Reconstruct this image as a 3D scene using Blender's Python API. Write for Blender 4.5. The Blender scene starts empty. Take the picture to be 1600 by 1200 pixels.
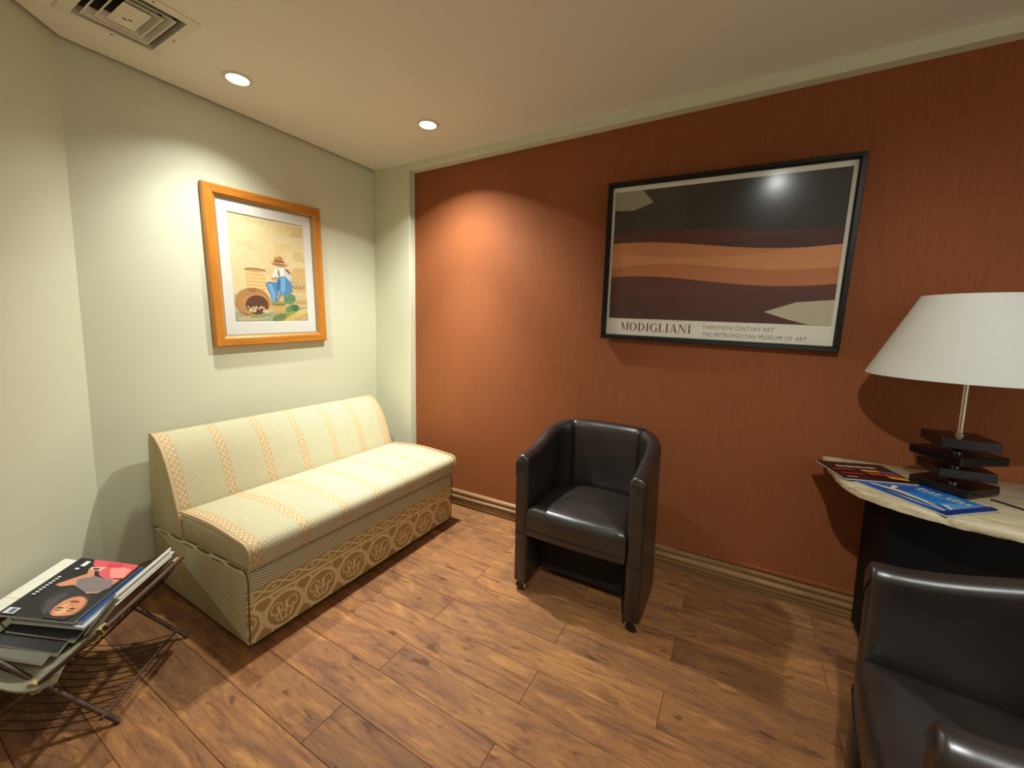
import bpy, bmesh, math, random
from mathutils import Vector, Matrix
from mathutils.geometry import tessellate_polygon

random.seed(7)
SC = bpy.context.scene
COL = SC.collection
PI = math.pi

# ------------------------------------------------------------------ camera
cam_d = bpy.data.cameras.new('camera')
cam = bpy.data.objects.new('camera', cam_d)
COL.objects.link(cam)
SC.camera = cam
yaw, pit, rol = math.radians(-29.737), math.radians(6.142), math.radians(1.119)
fw = Vector((math.sin(yaw) * math.cos(pit), math.cos(yaw) * math.cos(pit), -math.sin(pit)))
r0 = Vector((math.cos(yaw), -math.sin(yaw), 0))
u0 = r0.cross(fw)
rt = math.cos(rol) * r0 + math.sin(rol) * u0
up = -math.sin(rol) * r0 + math.cos(rol) * u0
M = Matrix((rt, up, -fw)).transposed().to_4x4()
M.translation = Vector((2.4519, -2.1954, 1.3031))
cam.matrix_world = M
cam_d.sensor_width = 36
cam_d.lens = 36 * 632.6 / 1600
cam_d.shift_x = 0.0013
cam_d.shift_y = -0.0163
cam_d.clip_start = 0.02

# ------------------------------------------------------------------ world / exposure
w = bpy.data.worlds.new('world')
SC.world = w
w.use_nodes = True
w.node_tree.nodes['Background'].inputs[0].default_value = (1, 1, .96, 1)
w.node_tree.nodes['Background'].inputs[1].default_value = 1.2
SC.view_settings.view_transform = 'Standard'
SC.view_settings.look = 'None'
SC.view_settings.gamma = 1
SC.view_settings.use_curve_mapping = False
SC.view_settings.exposure = 0.0

H = 2.4
# recessed fixtures: x, y, then lights (energy, full cone in degrees, blend, aim point or None for straight down)
LIGHTS = [(.352, -1.103, [(60, 96, .9, None), (46, 124, .9, None)]),
          (.843, -.363, [(150, 64, .9, None), (86, 104, .9, None), (80, 124, .62, None), (12, 124, .06, None)]),
          (2.6, -2.25, [(140, 88, .8, (3.1, -.6, .45)), (34, 125, .6, None)]),
          (4.0, -2.3, [(24, 110, .6, None)])]  # last entry: made-up unseen downlight, added as weak ambient fill from the right
LCOL = (.955, 1.0, .97)
for (lx, ly, ls) in LIGHTS:
    for (pwr, size, blend, aim) in ls:
        ld = bpy.data.lights.new('downlight_beam', 'SPOT')
        ld.energy = pwr
        ld.color = LCOL
        ld.spot_size = math.radians(size)
        ld.spot_blend = blend
        ld.shadow_soft_size = .03
        lo = bpy.data.objects.new('downlight_beam', ld)
        lo.location = (lx, ly, H - .012)
        if aim:
            lo.rotation_euler = (Vector(aim) - lo.location).to_track_quat('-Z', 'Y').to_euler()
        COL.objects.link(lo)


# ------------------------------------------------------------------ node helper
class X:
    """expression on node sockets"""
    def __init__(s, nt, v):
        s.nt, s.v = nt, v

    def _m(s, op, *a):
        n = s.nt.nodes.new('ShaderNodeMath')
        n.operation = op
        for i, q in enumerate((s,) + a):
            q = q.v if isinstance(q, X) else q
            if isinstance(q, (int, float)):
                n.inputs[i].default_value = q
            else:
                s.nt.links.new(q, n.inputs[i])
        return X(s.nt, n.outputs[0])

    def __add__(s, o): return s._m('ADD', o)
    def __sub__(s, o): return s._m('SUBTRACT', o)
    def __mul__(s, o): return s._m('MULTIPLY', o)
    def __truediv__(s, o): return s._m('DIVIDE', o)
    def sin(s): return s._m('SINE')
    def abs(s): return s._m('ABSOLUTE')
    def frac(s): return s._m('FRACT')
    def floor(s): return s._m('FLOOR')
    def lt(s, o): return s._m('LESS_THAN', o)
    def gt(s, o): return s._m('GREATER_THAN', o)
    def max(s, o): return s._m('MAXIMUM', o)
    def min(s, o): return s._m('MINIMUM', o)
    def sqrt(s): return s._m('SQRT')
    def pow(s, o): return s._m('POWER', o)


def srgb(r, g, b):
    f = lambda c: (c / 255 / 12.92) if c / 255 <= .04045 else ((c / 255 + .055) / 1.055) ** 2.4
    return (f(r), f(g), f(b), 1)


MATS = {}


def mat(name, col=(.5, .5, .5, 1), rough=.5, metal=0., spec=.5, coat=0.):
    m = bpy.data.materials.new(name)
    m.use_nodes = True
    b = m.node_tree.nodes['Principled BSDF']
    b.inputs['Base Color'].default_value = col
    b.inputs['Roughness'].default_value = rough
    b.inputs['Metallic'].default_value = metal
    b.inputs['Specular IOR Level'].default_value = spec
    b.inputs['Coat Weight'].default_value = coat
    MATS[name] = m
    return m


def nd(m, typ, **kw):
    n = m.node_tree.nodes.new(typ)
    for k, v in kw.items():
        setattr(n, k, v)
    return n


def lk(m, a, b):
    m.node_tree.links.new(a.v if isinstance(a, X) else a, b)


def bsdf(m):
    return m.node_tree.nodes['Principled BSDF']


def coords(m, kind='Object', scale=(1, 1, 1)):
    tc = nd(m, 'ShaderNodeTexCoord')
    mp = nd(m, 'ShaderNodeMapping')
    mp.inputs['Scale'].default_value = scale
    lk(m, tc.outputs[kind], mp.inputs['Vector'])
    return mp.outputs[0]


def noise(m, vec, scale, detail=3, rough=.5, dist=0.):
    n = nd(m, 'ShaderNodeTexNoise')
    n.inputs['Scale'].default_value = scale
    n.inputs['Detail'].default_value = detail
    n.inputs['Roughness'].default_value = rough
    n.inputs['Distortion'].default_value = dist
    lk(m, vec, n.inputs['Vector'])
    return n.outputs[0]


def mix(m, fac, a, b, blend='MIX'):
    n = nd(m, 'ShaderNodeMix', data_type='RGBA', blend_type=blend)
    for s, v in ((n.inputs[0], fac), (n.inputs[6], a), (n.inputs[7], b)):
        if isinstance(v, (tuple, list)):
            s.default_value = v
        elif isinstance(v, (int, float)):
            s.default_value = v
        else:
            lk(m, v, s)
    return n.outputs[2]


def ramp(m, fac, stops):
    n = nd(m, 'ShaderNodeValToRGB')
    cr = n.color_ramp
    while len(cr.elements) < len(stops):
        cr.elements.new(.5)
    for e, (p, c) in zip(cr.elements, stops):
        e.position = p
        e.color = c
    lk(m, fac, n.inputs[0])
    return n.outputs[0]


def bump(m, hgt, strength, dist=.01):
    n = nd(m, 'ShaderNodeBump')
    n.inputs['Strength'].default_value = strength
    n.inputs['Distance'].default_value = dist
    lk(m, hgt, n.inputs['Height'])
    lk(m, n.outputs[0], bsdf(m).inputs['Normal'])


# ------------------------------------------------------------------ materials
def paint(name, col, rough=.7):
    m = mat(name, col, rough, spec=.3)
    v = coords(m)
    n1 = noise(m, v, 2.2, 3)
    c2 = tuple(x * .93 for x in col[:3]) + (1,)
    lk(m, mix(m, n1, col, c2), bsdf(m).inputs['Base Color'])
    bump(m, noise(m, v, 120, 2), .05, .002)
    return m


paint('cream_paint', srgb(214, 213, 184))
paint('ceiling_paint', srgb(232, 226, 210), .8)
paint('vent_paint', srgb(224, 217, 196), .55)


def red_fabric():
    m = mat('red_wallcovering', srgb(170, 84, 44), .75, spec=.25)
    v = coords(m, scale=(160, 160, 5))
    fine = noise(m, v, 1.0, 4, .6)
    v2 = coords(m, scale=(1.7, 1, .25))
    broad = noise(m, v2, 1.3, 3)
    a = mix(m, fine, srgb(126, 69, 37), srgb(157, 91, 51))
    b = mix(m, broad, (.82, .80, .8, 1), (1.08, 1.08, 1.05, 1))
    lk(m, mix(m, 1.0, a, b, 'MULTIPLY'), bsdf(m).inputs['Base Color'])
    bump(m, fine, .25, .002)


red_fabric()


def wood_floor():
    m = mat('floor_laminate', rough=.55, spec=.22)
    oi = nd(m, 'ShaderNodeObjectInfo')
    tc = nd(m, 'ShaderNodeTexCoord')
    va = nd(m, 'ShaderNodeVectorMath', operation='MULTIPLY_ADD')
    va.inputs[1].default_value = (1, 1, 1)
    cx = nd(m, 'ShaderNodeCombineXYZ')
    R = X(m.node_tree, oi.outputs['Random'])
    lk(m, R * 37.0, cx.inputs[0])
    lk(m, R * 91.0, cx.inputs[1])
    lk(m, tc.outputs['Object'], va.inputs[0])
    lk(m, cx.outputs[0], va.inputs[2])

    def mp(s):
        q = nd(m, 'ShaderNodeMapping')
        q.inputs['Scale'].default_value = s
        lk(m, va.outputs[0], q.inputs['Vector'])
        return q.outputs[0]
    grain = noise(m, mp((4.5, 60, 1)), 1.0, 7, .66, .5)
    broad = noise(m, mp((2.6, 10, 1)), 1.0, 5, .65, 1.6)
    fine = noise(m, mp((26, 300, 1)), 1.0, 4, .7)
    spots = noise(m, mp((9, 26, 1)), 1.0, 2, .5, .4)
    c = ramp(m, broad, [(.28, srgb(112, 78, 56)), (.44, srgb(142, 100, 67)), (.56, srgb(156, 110, 68)), (.74, srgb(188, 139, 84))])
    g = ramp(m, grain, [(.28, (.50, .45, .42, 1)), (.46, (.93, .91, .90, 1)), (.7, (1.16, 1.13, 1.06, 1))])
    c = mix(m, 1.0, c, g, 'MULTIPLY')
    f = ramp(m, fine, [(.32, (.72, .70, .69, 1)), (.5, (1, 1, 1, 1)), (.7, (1.10, 1.09, 1.08, 1))])
    c = mix(m, 1.0, c, f, 'MULTIPLY')
    sp = ramp(m, spots, [(.64, (1, 1, 1, 1)), (.72, (.42, .36, .34, 1))])
    c = mix(m, .85, c, sp, 'MULTIPLY')
    tone = ramp(m, R.v, [(0, (.76, .74, .75, 1)), (.5, (.95, .92, .91, 1)), (1, (1.10, 1.05, .99, 1))])
    c = mix(m, 1.0, c, tone, 'MULTIPLY')
    lk(m, c, bsdf(m).inputs['Base Color'])
    bump(m, grain, .12, .002)


wood_floor()
mat('floor_gap', srgb(40, 26, 18), .8)


def wood(name, dark, light, axis=0, rough=.4, coat=.2):
    m = mat(name, rough=rough, coat=coat)
    s = [26, 26, 26]
    s[axis] = 2.0
    v = coords(m, scale=tuple(s))
    g = noise(m, v, 1.0, 5, .6, .8)
    lk(m, ramp(m, g, [(.3, dark), (.7, light)]), bsdf(m).inputs['Base Color'])
    bump(m, g, .06, .001)
    return m


wood('baseboard_wood', srgb(112, 80, 48), srgb(162, 122, 78), 0, .38)
wood('frame_wood_y', srgb(168, 98, 26), srgb(202, 132, 44), 1)
wood('frame_wood_z', srgb(168, 98, 26), srgb(202, 132, 44), 2)
wood('rack_wood', srgb(52, 32, 20), srgb(92, 60, 40), 0, .45)
mat('black_frame', srgb(16, 12, 11), .4, spec=.3)
mat('grey_lip', srgb(128, 126, 104), .5)


def leather():
    m = mat('brown_leather', srgb(42, 33, 29), .36, spec=.8)
    v = coords(m)
    vo = nd(m, 'ShaderNodeTexVoronoi', feature='DISTANCE_TO_EDGE')
    vo.inputs['Scale'].default_value = 420
    lk(m, v, vo.inputs['Vector'])
    big = noise(m, v, 7, 3)
    lk(m, ramp(m, big, [(.3, srgb(34, 28, 25)), (.7, srgb(46, 38, 34))]), bsdf(m).inputs['Base Color'])
    lk(m, ramp(m, big, [(.3, (.31, .31, .31, 1)), (.7, (.38, .38, .38, 1))]), bsdf(m).inputs['Roughness'])
    bump(m, X(m.node_tree, vo.outputs[0]).min(.06).v, .12, .002)


leather()
mat('leather_seam', srgb(20, 15, 13), .5)
mat('black_cloth', srgb(14, 12, 12), .8)
mat('black_plastic', srgb(18, 18, 19), .35)
mat('chrome', (.75, .73, .70, 1), .18, 1)
mat('brushed_metal', srgb(190, 178, 150), .35, 1)
mat('black_glass', srgb(20, 12, 12), .22, spec=.3)
mat('black_lacquer', srgb(9, 8, 9), .6, spec=.2)
mat('cable_black', srgb(12, 12, 12), .5)
mat('wire_metal', srgb(58, 40, 28), .4, .5)
mat('raffia', srgb(190, 165, 110), .8)
mat('screw_metal', srgb(120, 110, 90), .4, 1)
mat('vent_dark', srgb(26, 24, 22), .9)


def shade_cloth():
    m = mat('shade_linen', srgb(222, 222, 212), .85, spec=.2)
    v = coords(m, scale=(500, 500, 500))
    n = noise(m, v, 1, 2)
    lk(m, mix(m, n, srgb(206, 206, 197), srgb(226, 226, 218)), bsdf(m).inputs['Base Color'])
    bump(m, n, .1, .001)


shade_cloth()


def travertine():
    m = mat('travertine', rough=.5)
    v = coords(m, scale=(3, 12, 12))
    n = noise(m, v, 2.5, 5, .6, .6)
    v2 = coords(m, scale=(1, 1, 1))
    p = noise(m, v2, 45, 2)
    c = ramp(m, n, [(.3, srgb(176, 158, 122)), (.55, srgb(206, 192, 160)), (.75, srgb(222, 212, 186))])
    h = ramp(m, p, [(.27, (.4, .34, .26, 1)), (.33, (1, 1, 1, 1))])
    lk(m, mix(m, 1.0, c, h, 'MULTIPLY'), bsdf(m).inputs['Base Color'])
    bump(m, n, .3, .004)


travertine()


def glass_pane():
    m = bpy.data.materials.new('frame_glass')
    m.use_nodes = True
    nt = m.node_tree
    nt.nodes.remove(nt.nodes['Principled BSDF'])
    tr = nt.nodes.new('ShaderNodeBsdfTransparent')
    gl = nt.nodes.new('ShaderNodeBsdfGlossy')
    gl.inputs['Roughness'].default_value = .15
    fr = nt.nodes.new('ShaderNodeLayerWeight')
    fr.inputs[0].default_value = .5
    fa = X(nt, fr.outputs['Facing']).pow(5.0) * .9 + .022
    mx = nt.nodes.new('ShaderNodeMixShader')
    nt.links.new(fa.v, mx.inputs[0])
    nt.links.new(tr.outputs[0], mx.inputs[1])
    nt.links.new(gl.outputs[0], mx.inputs[2])
    nt.links.new(mx.outputs[0], nt.nodes['Material Output'].inputs[0])
    MATS['frame_glass'] = m


glass_pane()


def lamp_glow():
    m = mat('lamp_diffuser', (1, 1, 1, 1), .4)
    bsdf(m).inputs['Emission Color'].default_value = (1, .96, .88, 1)
    bsdf(m).inputs['Emission Strength'].default_value = 16
    mat('trim_white', srgb(214, 204, 178), .45)


lamp_glow()


def print_mat(name, rough):
    m = mat(name, rough=rough)
    a = nd(m, 'ShaderNodeAttribute', attribute_name='ink')
    v = coords(m)
    n = noise(m, v, 60, 3)
    c = mix(m, n, (.86, .86, .86, 1), (1.1, 1.1, 1.1, 1))
    lk(m, mix(m, 1.0, a.outputs['Color'], c, 'MULTIPLY'), bsdf(m).inputs['Base Color'])


print_mat('print_matte', .7)
print_mat('print_gloss', .32)
mat('paper_white', srgb(226, 222, 206), .6)
mat('mat_board', srgb(222, 219, 208), .8)
mat('page_edge', srgb(190, 184, 168), .8)


def newsprint():
    m = mat('newsprint', srgb(150, 146, 124), .8)
    v = coords(m, 'UV')
    s = nd(m, 'ShaderNodeSeparateXYZ')
    lk(m, v, s.inputs[0])
    U, V = X(m.node_tree, s.outputs[0]), X(m.node_tree, s.outputs[1])
    n = X(m.node_tree, noise(m, v, 420, 2))
    lines = (V / .0045).frac().lt(.5) * n.gt(.46) * ((U / .05).frac() - .5).abs().lt(.44)
    lk(m, mix(m, (lines * .6).v, srgb(158, 152, 128), srgb(70, 68, 60)), bsdf(m).inputs['Base Color'])


newsprint()


# upholstery: UV.x counts stripe periods (.2 m), UV.y in metres along the cloth
def sofa_cloth(name, border=False):
    m = mat(name, rough=.85, spec=.2)
    nt = m.node_tree
    v = coords(m, 'UV')
    s = nd(m, 'ShaderNodeSeparateXYZ')
    lk(m, v, s.inputs[0])
    U, V = X(nt, s.outputs[0]), X(nt, s.outputs[1])
    um = U * .2
    ground = srgb(212, 206, 172)
    dotc = srgb(128, 104, 58)
    tan = srgb(180, 148, 106)
    tanl = srgb(207, 189, 150)

    def dist(a, b):
        return (a * a + b * b).sqrt()
    a, b = um / .0125, V / .0115
    d1 = dist(a.frac() - .5, b.frac() - .5)
    d2 = dist((a + .5).frac() - .5, (b + .5).frac() - .5)
    dots = d1.min(d2).lt(.25)
    # the twisted ribbon stripe
    st = ((U + .5).frac() - .5) * .2
    wv = (V * (PI / .032)).sin()
    w2 = (V * (PI / .032)).sin() * -1.0
    inside = st.abs().lt(.019)
    l1 = (st - wv * .011).abs().lt(.0036)
    l2 = (st - w2 * .011).abs().lt(.0036)
    eye = (st.abs()).lt((wv.abs() * .011 - .006))
    edge = (st.abs() - .017).abs().lt(.0022)
    rib = l1.max(l2).max(edge)
    c = mix(m, dots.v, ground, dotc)
    c = mix(m, inside.v, c, tanl)
    c = mix(m, (inside * rib).v, c, tan)
    c = mix(m, (inside * eye * .6).v, c, srgb(192, 160, 118))
    if border:
        # lower band: ribbon then a row of medallions
        br = srgb(174, 140, 88)
        lt_ = srgb(222, 202, 152)
        c = mix(m, dots.v, ground, srgb(112, 88, 48))
        y = V - .226
        inb = y.abs().lt(.026)
        p = (um * (PI / .085)).sin()
        e1 = (y - p * .017).abs().lt(.004).max((y + p * .017).abs().lt(.004))
        eye2 = y.abs().lt(p.abs() * .017 - .004)
        c = mix(m, inb.v, c, srgb(172, 146, 94))
        c = mix(m, (inb * eye2).v, c, br)
        c = mix(m, (inb * e1).v, c, lt_)
        flower = dist(((um / .085).frac() - .5) * .085, y).lt(.009)
        c = mix(m, flower.v, c, srgb(204, 184, 132))
        low = V.lt(.2)
        base = mix(m, 0.0, br, br)
        q = ((um / .171).frac() - .5) * .171
        z = V - .104
        ring_d = dist(q * .92, z * 1.0)
        ring = (ring_d - .07).abs().lt(.005)
        ring2 = (ring_d - .078).abs().lt(.002)
        disc = ring_d.lt(.065)
        scr1 = (dist(q.abs() - .032, z - .012) - .024).abs().lt(.0028)
        scr2 = (dist(q.abs() - .014, z + .026) - .02).abs().lt(.0026)
        fan = ((q / (z + .09)) * 18.0).sin().gt(.55) * dist(q, z + .01).lt(.042)
        nz = X(nt, noise(m, v, 90, 3)).gt(.53) * (ring_d - .03).abs().lt(.034)
        leaf = ((um / .171 + .5).frac() - .5) * .171
        leafm = (dist(leaf * .8, z - .062) - .03).abs().lt(  .004).max((dist(leaf * .8, z + .062) - .03).abs().lt(.004))
        hl = ring.max(ring2).max(scr1 * disc).max(scr2 * disc).max(fan * disc).max(leafm)
        base = mix(m, (nz * .45).v, br, srgb(168, 138, 84))
        base = mix(m, hl.v, base, lt_)
        bar = (V - .193).abs().lt(.006)
        c = mix(m, low.v, c, base)
        c = mix(m, bar.v, c, lt_)
        c = mix(m, V.lt(.026).v, c, srgb(150, 126, 80))
    weave = noise(m, coords(m, 'UV', (5 * 700, 700, 1)) if False else coords(m, 'UV', (180, 900, 1)), 1.0, 2)
    c = mix(m, .35, c, mix(m, weave, (.8, .8, .8, 1), (1.1, 1.1, 1.1, 1)), 'MULTIPLY')
    lk(m, c, bsdf(m).inputs['Base Color'])
    bump(m, weave, .15, .001)


sofa_cloth('sofa_cloth')
sofa_cloth('sofa_border', True)
mat('sofa_piping', srgb(196, 160, 112), .8)
mat('sofa_seam', srgb(96, 76, 44), .9)
mat('sofa_base_black', srgb(26, 22, 16), .9)


# ------------------------------------------------------------------ object helpers
def obj(name, me, material=None, parent=None, loc=None, rot=None):
    if isinstance(me, bmesh.types.BMesh):
        bm = me
        me = bpy.data.meshes.new(name)
        bmesh.ops.recalc_face_normals(bm, faces=bm.faces)
        bm.to_mesh(me)
        bm.free()
    if material is not None:
        for x in (material if isinstance(material, (list, tuple)) else [material]):
            me.materials.append(MATS[x])
    o = bpy.data.objects.new(name, me)
    COL.objects.link(o)
    if parent:
        o.parent = parent
    if loc:
        o.location = loc
    if rot:
        o.rotation_euler = rot
    return o


def thing(name, label, cat, loc=(0, 0, 0), rot=(0, 0, 0), group=None):
    o = bpy.data.objects.new(name, None)
    COL.objects.link(o)
    o.location = loc
    o.rotation_euler = rot
    o.empty_display_size = .1
    tag(o, label, cat, group)
    return o


def tag(o, label, cat, group=None):
    o['label'] = label
    o['category'] = cat
    if group:
        o['group'] = group
    return o


def struct(o, label=None, cat=None):
    o['kind'] = 'structure'
    if label:
        o['label'] = label
    if cat:
        o['category'] = cat
    return o


def smooth(o, ang=40):
    me = o.data
    me.polygons.foreach_set('use_smooth', [True] * len(me.polygons))
    me.set_sharp_from_angle(angle=math.radians(ang))
    return o


def dup(root, loc, rot, label=None):
    r = root.copy()
    COL.objects.link(r)
    r.location = loc
    r.rotation_euler = rot
    if label:
        r['label'] = label
    for ch in root.children:
        c = ch.copy()
        COL.objects.link(c)
        c.parent = r
        for g in ch.children:
            d = g.copy()
            COL.objects.link(d)
            d.parent = c
    return r


def box(bm, x0, x1, y0, y1, z0, z1, bev=0., seg=2):
    r = bmesh.ops.create_cube(bm, size=1)
    vs = r['verts']
    for v in vs:
        v.co = Vector(((x0 + x1) / 2 + v.co.x * (x1 - x0), (y0 + y1) / 2 + v.co.y * (y1 - y0), (z0 + z1) / 2 + v.co.z * (z1 - z0)))
    if bev:
        es = list({e for v in vs for e in v.link_edges})
        bmesh.ops.bevel(bm, geom=es, offset=bev, segments=seg, affect='EDGES', profile=.5)


def boxed(*a, **k):
    bm = bmesh.new()
    box(bm, *a, **k)
    return bm


def tube(bm, pts, r, n=8, closed=False, cap=True):
    pts = [Vector(p) for p in pts]
    rings = []
    N = len(pts)
    rr = r if isinstance(r, (list, tuple)) else [r] * N
    prev = None
    for i, p in enumerate(pts):
        t = (pts[(i + 1) % N] - pts[i - 1]) if (closed or 0 < i < N - 1) else (pts[1] - pts[0] if i == 0 else pts[-1] - pts[-2])
        t.normalize()
        if prev is None:
            a = Vector((0, 0, 1)) if abs(t.z) < .9 else Vector((1, 0, 0))
            x = t.cross(a).normalized()
        else:
            x = (prev - t * prev.dot(t)).normalized()
        prev = x
        y = t.cross(x)
        rings.append([bm.verts.new(p + rr[i] * (math.cos(2 * PI * k / n) * x + math.sin(2 * PI * k / n) * y)) for k in range(n)])
    loft(bm, rings, closed=closed, cap=cap and not closed)


def loft(bm, rings, closed=False, cap=True, wrap=True):
    N = len(rings)
    for i in range(N if closed else N - 1):
        A, B = rings[i], rings[(i + 1) % N]
        n = len(A)
        for k in range(n if wrap else n - 1):
            try:
                bm.faces.new((A[k], A[(k + 1) % n], B[(k + 1) % n], B[k]))
            except ValueError:
                pass
    if cap:
        for rg in (rings[0], rings[-1]):
            try:
                bm.faces.new(rg)
            except ValueError:
                pass


def lathe(bm, prof, cx=0, cy=0, n=32, cap=True):
    rings = [[bm.verts.new((cx + r * math.cos(2 * PI * k / n), cy + r * math.sin(2 * PI * k / n), z)) for k in range(n)] for r, z in prof]
    loft(bm, rings, cap=cap)


def slab(bm, outline, layers, dome=0., centre=None):
    """stack of scaled outlines; layers = (z, inset). outline star shaped about centre"""
    c = centre or (sum(p[0] for p in outline) / len(outline), sum(p[1] for p in outline) / len(outline))
    rings = []
    for z, ins in layers:
        rg = []
        for (x, y) in outline:
            dx, dy = x - c[0], y - c[1]
            L = math.hypot(dx, dy)
            k = max(0, (L - ins) / L)
            rg.append(bm.verts.new((c[0] + dx * k, c[1] + dy * k, z)))
        rings.append(rg)
    if dome:
        z, ins = layers[-1]
        for j in range(1, 6):
            t = j / 6
            rg = []
            for v in rings[len(layers) - 1]:
                rg.append(bm.verts.new((c[0] + (v.co.x - c[0]) * (1 - t), c[1] + (v.co.y - c[1]) * (1 - t), z + dome * math.sin(t * PI / 2))))
            rings.append(rg)
    loft(bm, rings)


def poly_prism(bm, pts, z0, z1):
    tri = tessellate_polygon([[Vector((x, y, 0)) for x, y in pts]])
    lo = [bm.verts.new((x, y, z0)) for x, y in pts]
    hi = [bm.verts.new((x, y, z1)) for x, y in pts]
    for t in tri:
        bm.faces.new([lo[i] for i in t])
        bm.faces.new([hi[i] for i in t])
    n = len(pts)
    for i in range(n):
        bm.faces.new((lo[i], lo[(i + 1) % n], hi[(i + 1) % n], hi[i]))


def resample(pts, n, closed=True):
    P = [Vector((p[0], p[1])) for p in pts]
    if closed:
        P.append(P[0])
    L = [0]
    for a, b in zip(P, P[1:]):
        L.append(L[-1] + (b - a).length)
    out = []
    for i in range(n):
        d = L[-1] * i / (n if closed else n - 1)
        k = max(j for j in range(len(L)) if L[j] <= d + 1e-9)
        k = min(k, len(P) - 2)
        t = (d - L[k]) / max(1e-9, L[k + 1] - L[k])
        q = P[k].lerp(P[k + 1], t)
        out.append((q.x, q.y))
    return out


def round_poly(pts, r, seg=4):
    """round the corners of a 2d polygon; r a number or a list"""
    out = []
    n = len(pts)
    for i in range(n):
        p = Vector(pts[i])
        a = Vector(pts[i - 1]) - p
        b = Vector(pts[(i + 1) % n]) - p
        rr = r[i] if isinstance(r, (list, tuple)) else r
        rr = min(rr, a.length * .49, b.length * .49)
        if rr <= 1e-6:
            out.append(tuple(p))
            continue
        s, e = p + a.normalized() * rr, p + b.normalized() * rr
        for k in range(seg + 1):
            t = k / seg
            q = (1 - t) ** 2 * s + 2 * t * (1 - t) * p + t * t * e
            out.append((q.x, q.y))
    return out


def ink_print(name, shapes, origin, ux, uy, nrm, material, parent=None, step=.00025):
    """flat printed picture: coloured polygons in the paper's own plane, u, v in metres"""
    verts, faces, cols = [], [], []
    o, ux, uy, nrm = Vector(origin), Vector(ux), Vector(uy), Vector(nrm)
    for li, (col, pts) in enumerate(shapes):
        tri = tessellate_polygon([[Vector((x, y, 0)) for x, y in pts]])
        b = len(verts)
        for (x, y) in pts:
            verts.append(o + ux * x + uy * y + nrm * (step * (li + 1)))
        for t in tri:
            a, bb, c = (verts[b + i] for i in t)
            t = list(t)
            if (bb - a).cross(c - a).dot(nrm) < 0:
                t = [t[0], t[2], t[1]]
            faces.append([b + i for i in t])
            cols.append(col)
    me = bpy.data.meshes.new(name)
    me.from_pydata(verts, [], faces)
    at = me.color_attributes.new('ink', 'FLOAT_COLOR', 'CORNER')
    for p, c in zip(me.polygons, cols):
        for li in p.loop_indices:
            at.data[li].color = c
    me.materials.append(MATS[material])
    ob = bpy.data.objects.new(name, me)
    COL.objects.link(ob)
    if parent:
        ob.parent = parent
    return ob


def ell(cx, cy, a, b, rot=0, n=24, t0=0, t1=2 * PI):
    c, s = math.cos(rot), math.sin(rot)
    full = abs(t1 - t0 - 2 * PI) < 1e-6
    out = []
    for k in range(n if full else n + 1):
        t = t0 + (t1 - t0) * k / n
        x, y = a * math.cos(t), b * math.sin(t)
        out.append((cx + x * c - y * s, cy + x * s + y * c))
    return out


def rect(x0, y0, x1, y1):
    return [(x0, y0), (x1, y0), (x1, y1), (x0, y1)]


def stroke(pts, wd):
    """thick polyline as one polygon"""
    L, R = [], []
    for i, p in enumerate(pts):
        a = Vector(pts[max(0, i - 1)])
        b = Vector(pts[min(len(pts) - 1, i + 1)])
        t = (b - a).normalized()
        n = Vector((-t.y, t.x)) * wd / 2
        L.append((p[0] + n.x, p[1] + n.y))
        R.append((p[0] - n.x, p[1] - n.y))
    return L + R[::-1]


def text_mesh(name, body, size, material, parent, loc, rot, extr=.0002, spacing=1.0):
    cu = bpy.data.curves.new(name, 'FONT')
    cu.body = body
    cu.size = size
    cu.extrude = extr
    cu.space_character = spacing
    t = bpy.data.objects.new(name, cu)
    COL.objects.link(t)
    dg = bpy.context.evaluated_depsgraph_get()
    me = bpy.data.meshes.new_from_object(t.evaluated_get(dg))
    bpy.data.objects.remove(t)
    bpy.data.curves.remove(cu)
    me.materials.clear()
    o = obj(name, me, material, parent, loc, rot)
    o['kind'] = 'stuff'
    return o


# ================================================================== ROOM
D = .056                    # recess of the red panel
AW = Vector((.68, -.735, 0)).normalized()          # direction of the angled wall
AN = Vector((.735, .68, 0)).normalized()           # its inward normal
P0 = Vector((0, -1.6, 0))
P1 = P0 + AW * 2.0
XR, YB = 4.7, -3.2
P1.y = YB
P1 = P0 + AW * ((YB - P0.y) / AW.y)
ZT = 2.52

# floor: dark underlay + planks
bm = bmesh.new()
box(bm, -.1, XR + .1, YB - .1, .2, -.06, -.008)
floor = struct(obj('floor', bm, 'floor_gap'))
PITCH, PL = .154, .9425
protos = {}


def in_room(x0, x1, y0, y1):
    for (x, y) in ((x0, y0), (x1, y0), (x0, y1), (x1, y1)):
        if x > -.01 and ((Vector((x, y, 0)) - P0).dot(AN) > -.05):
            return True
    return False


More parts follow.
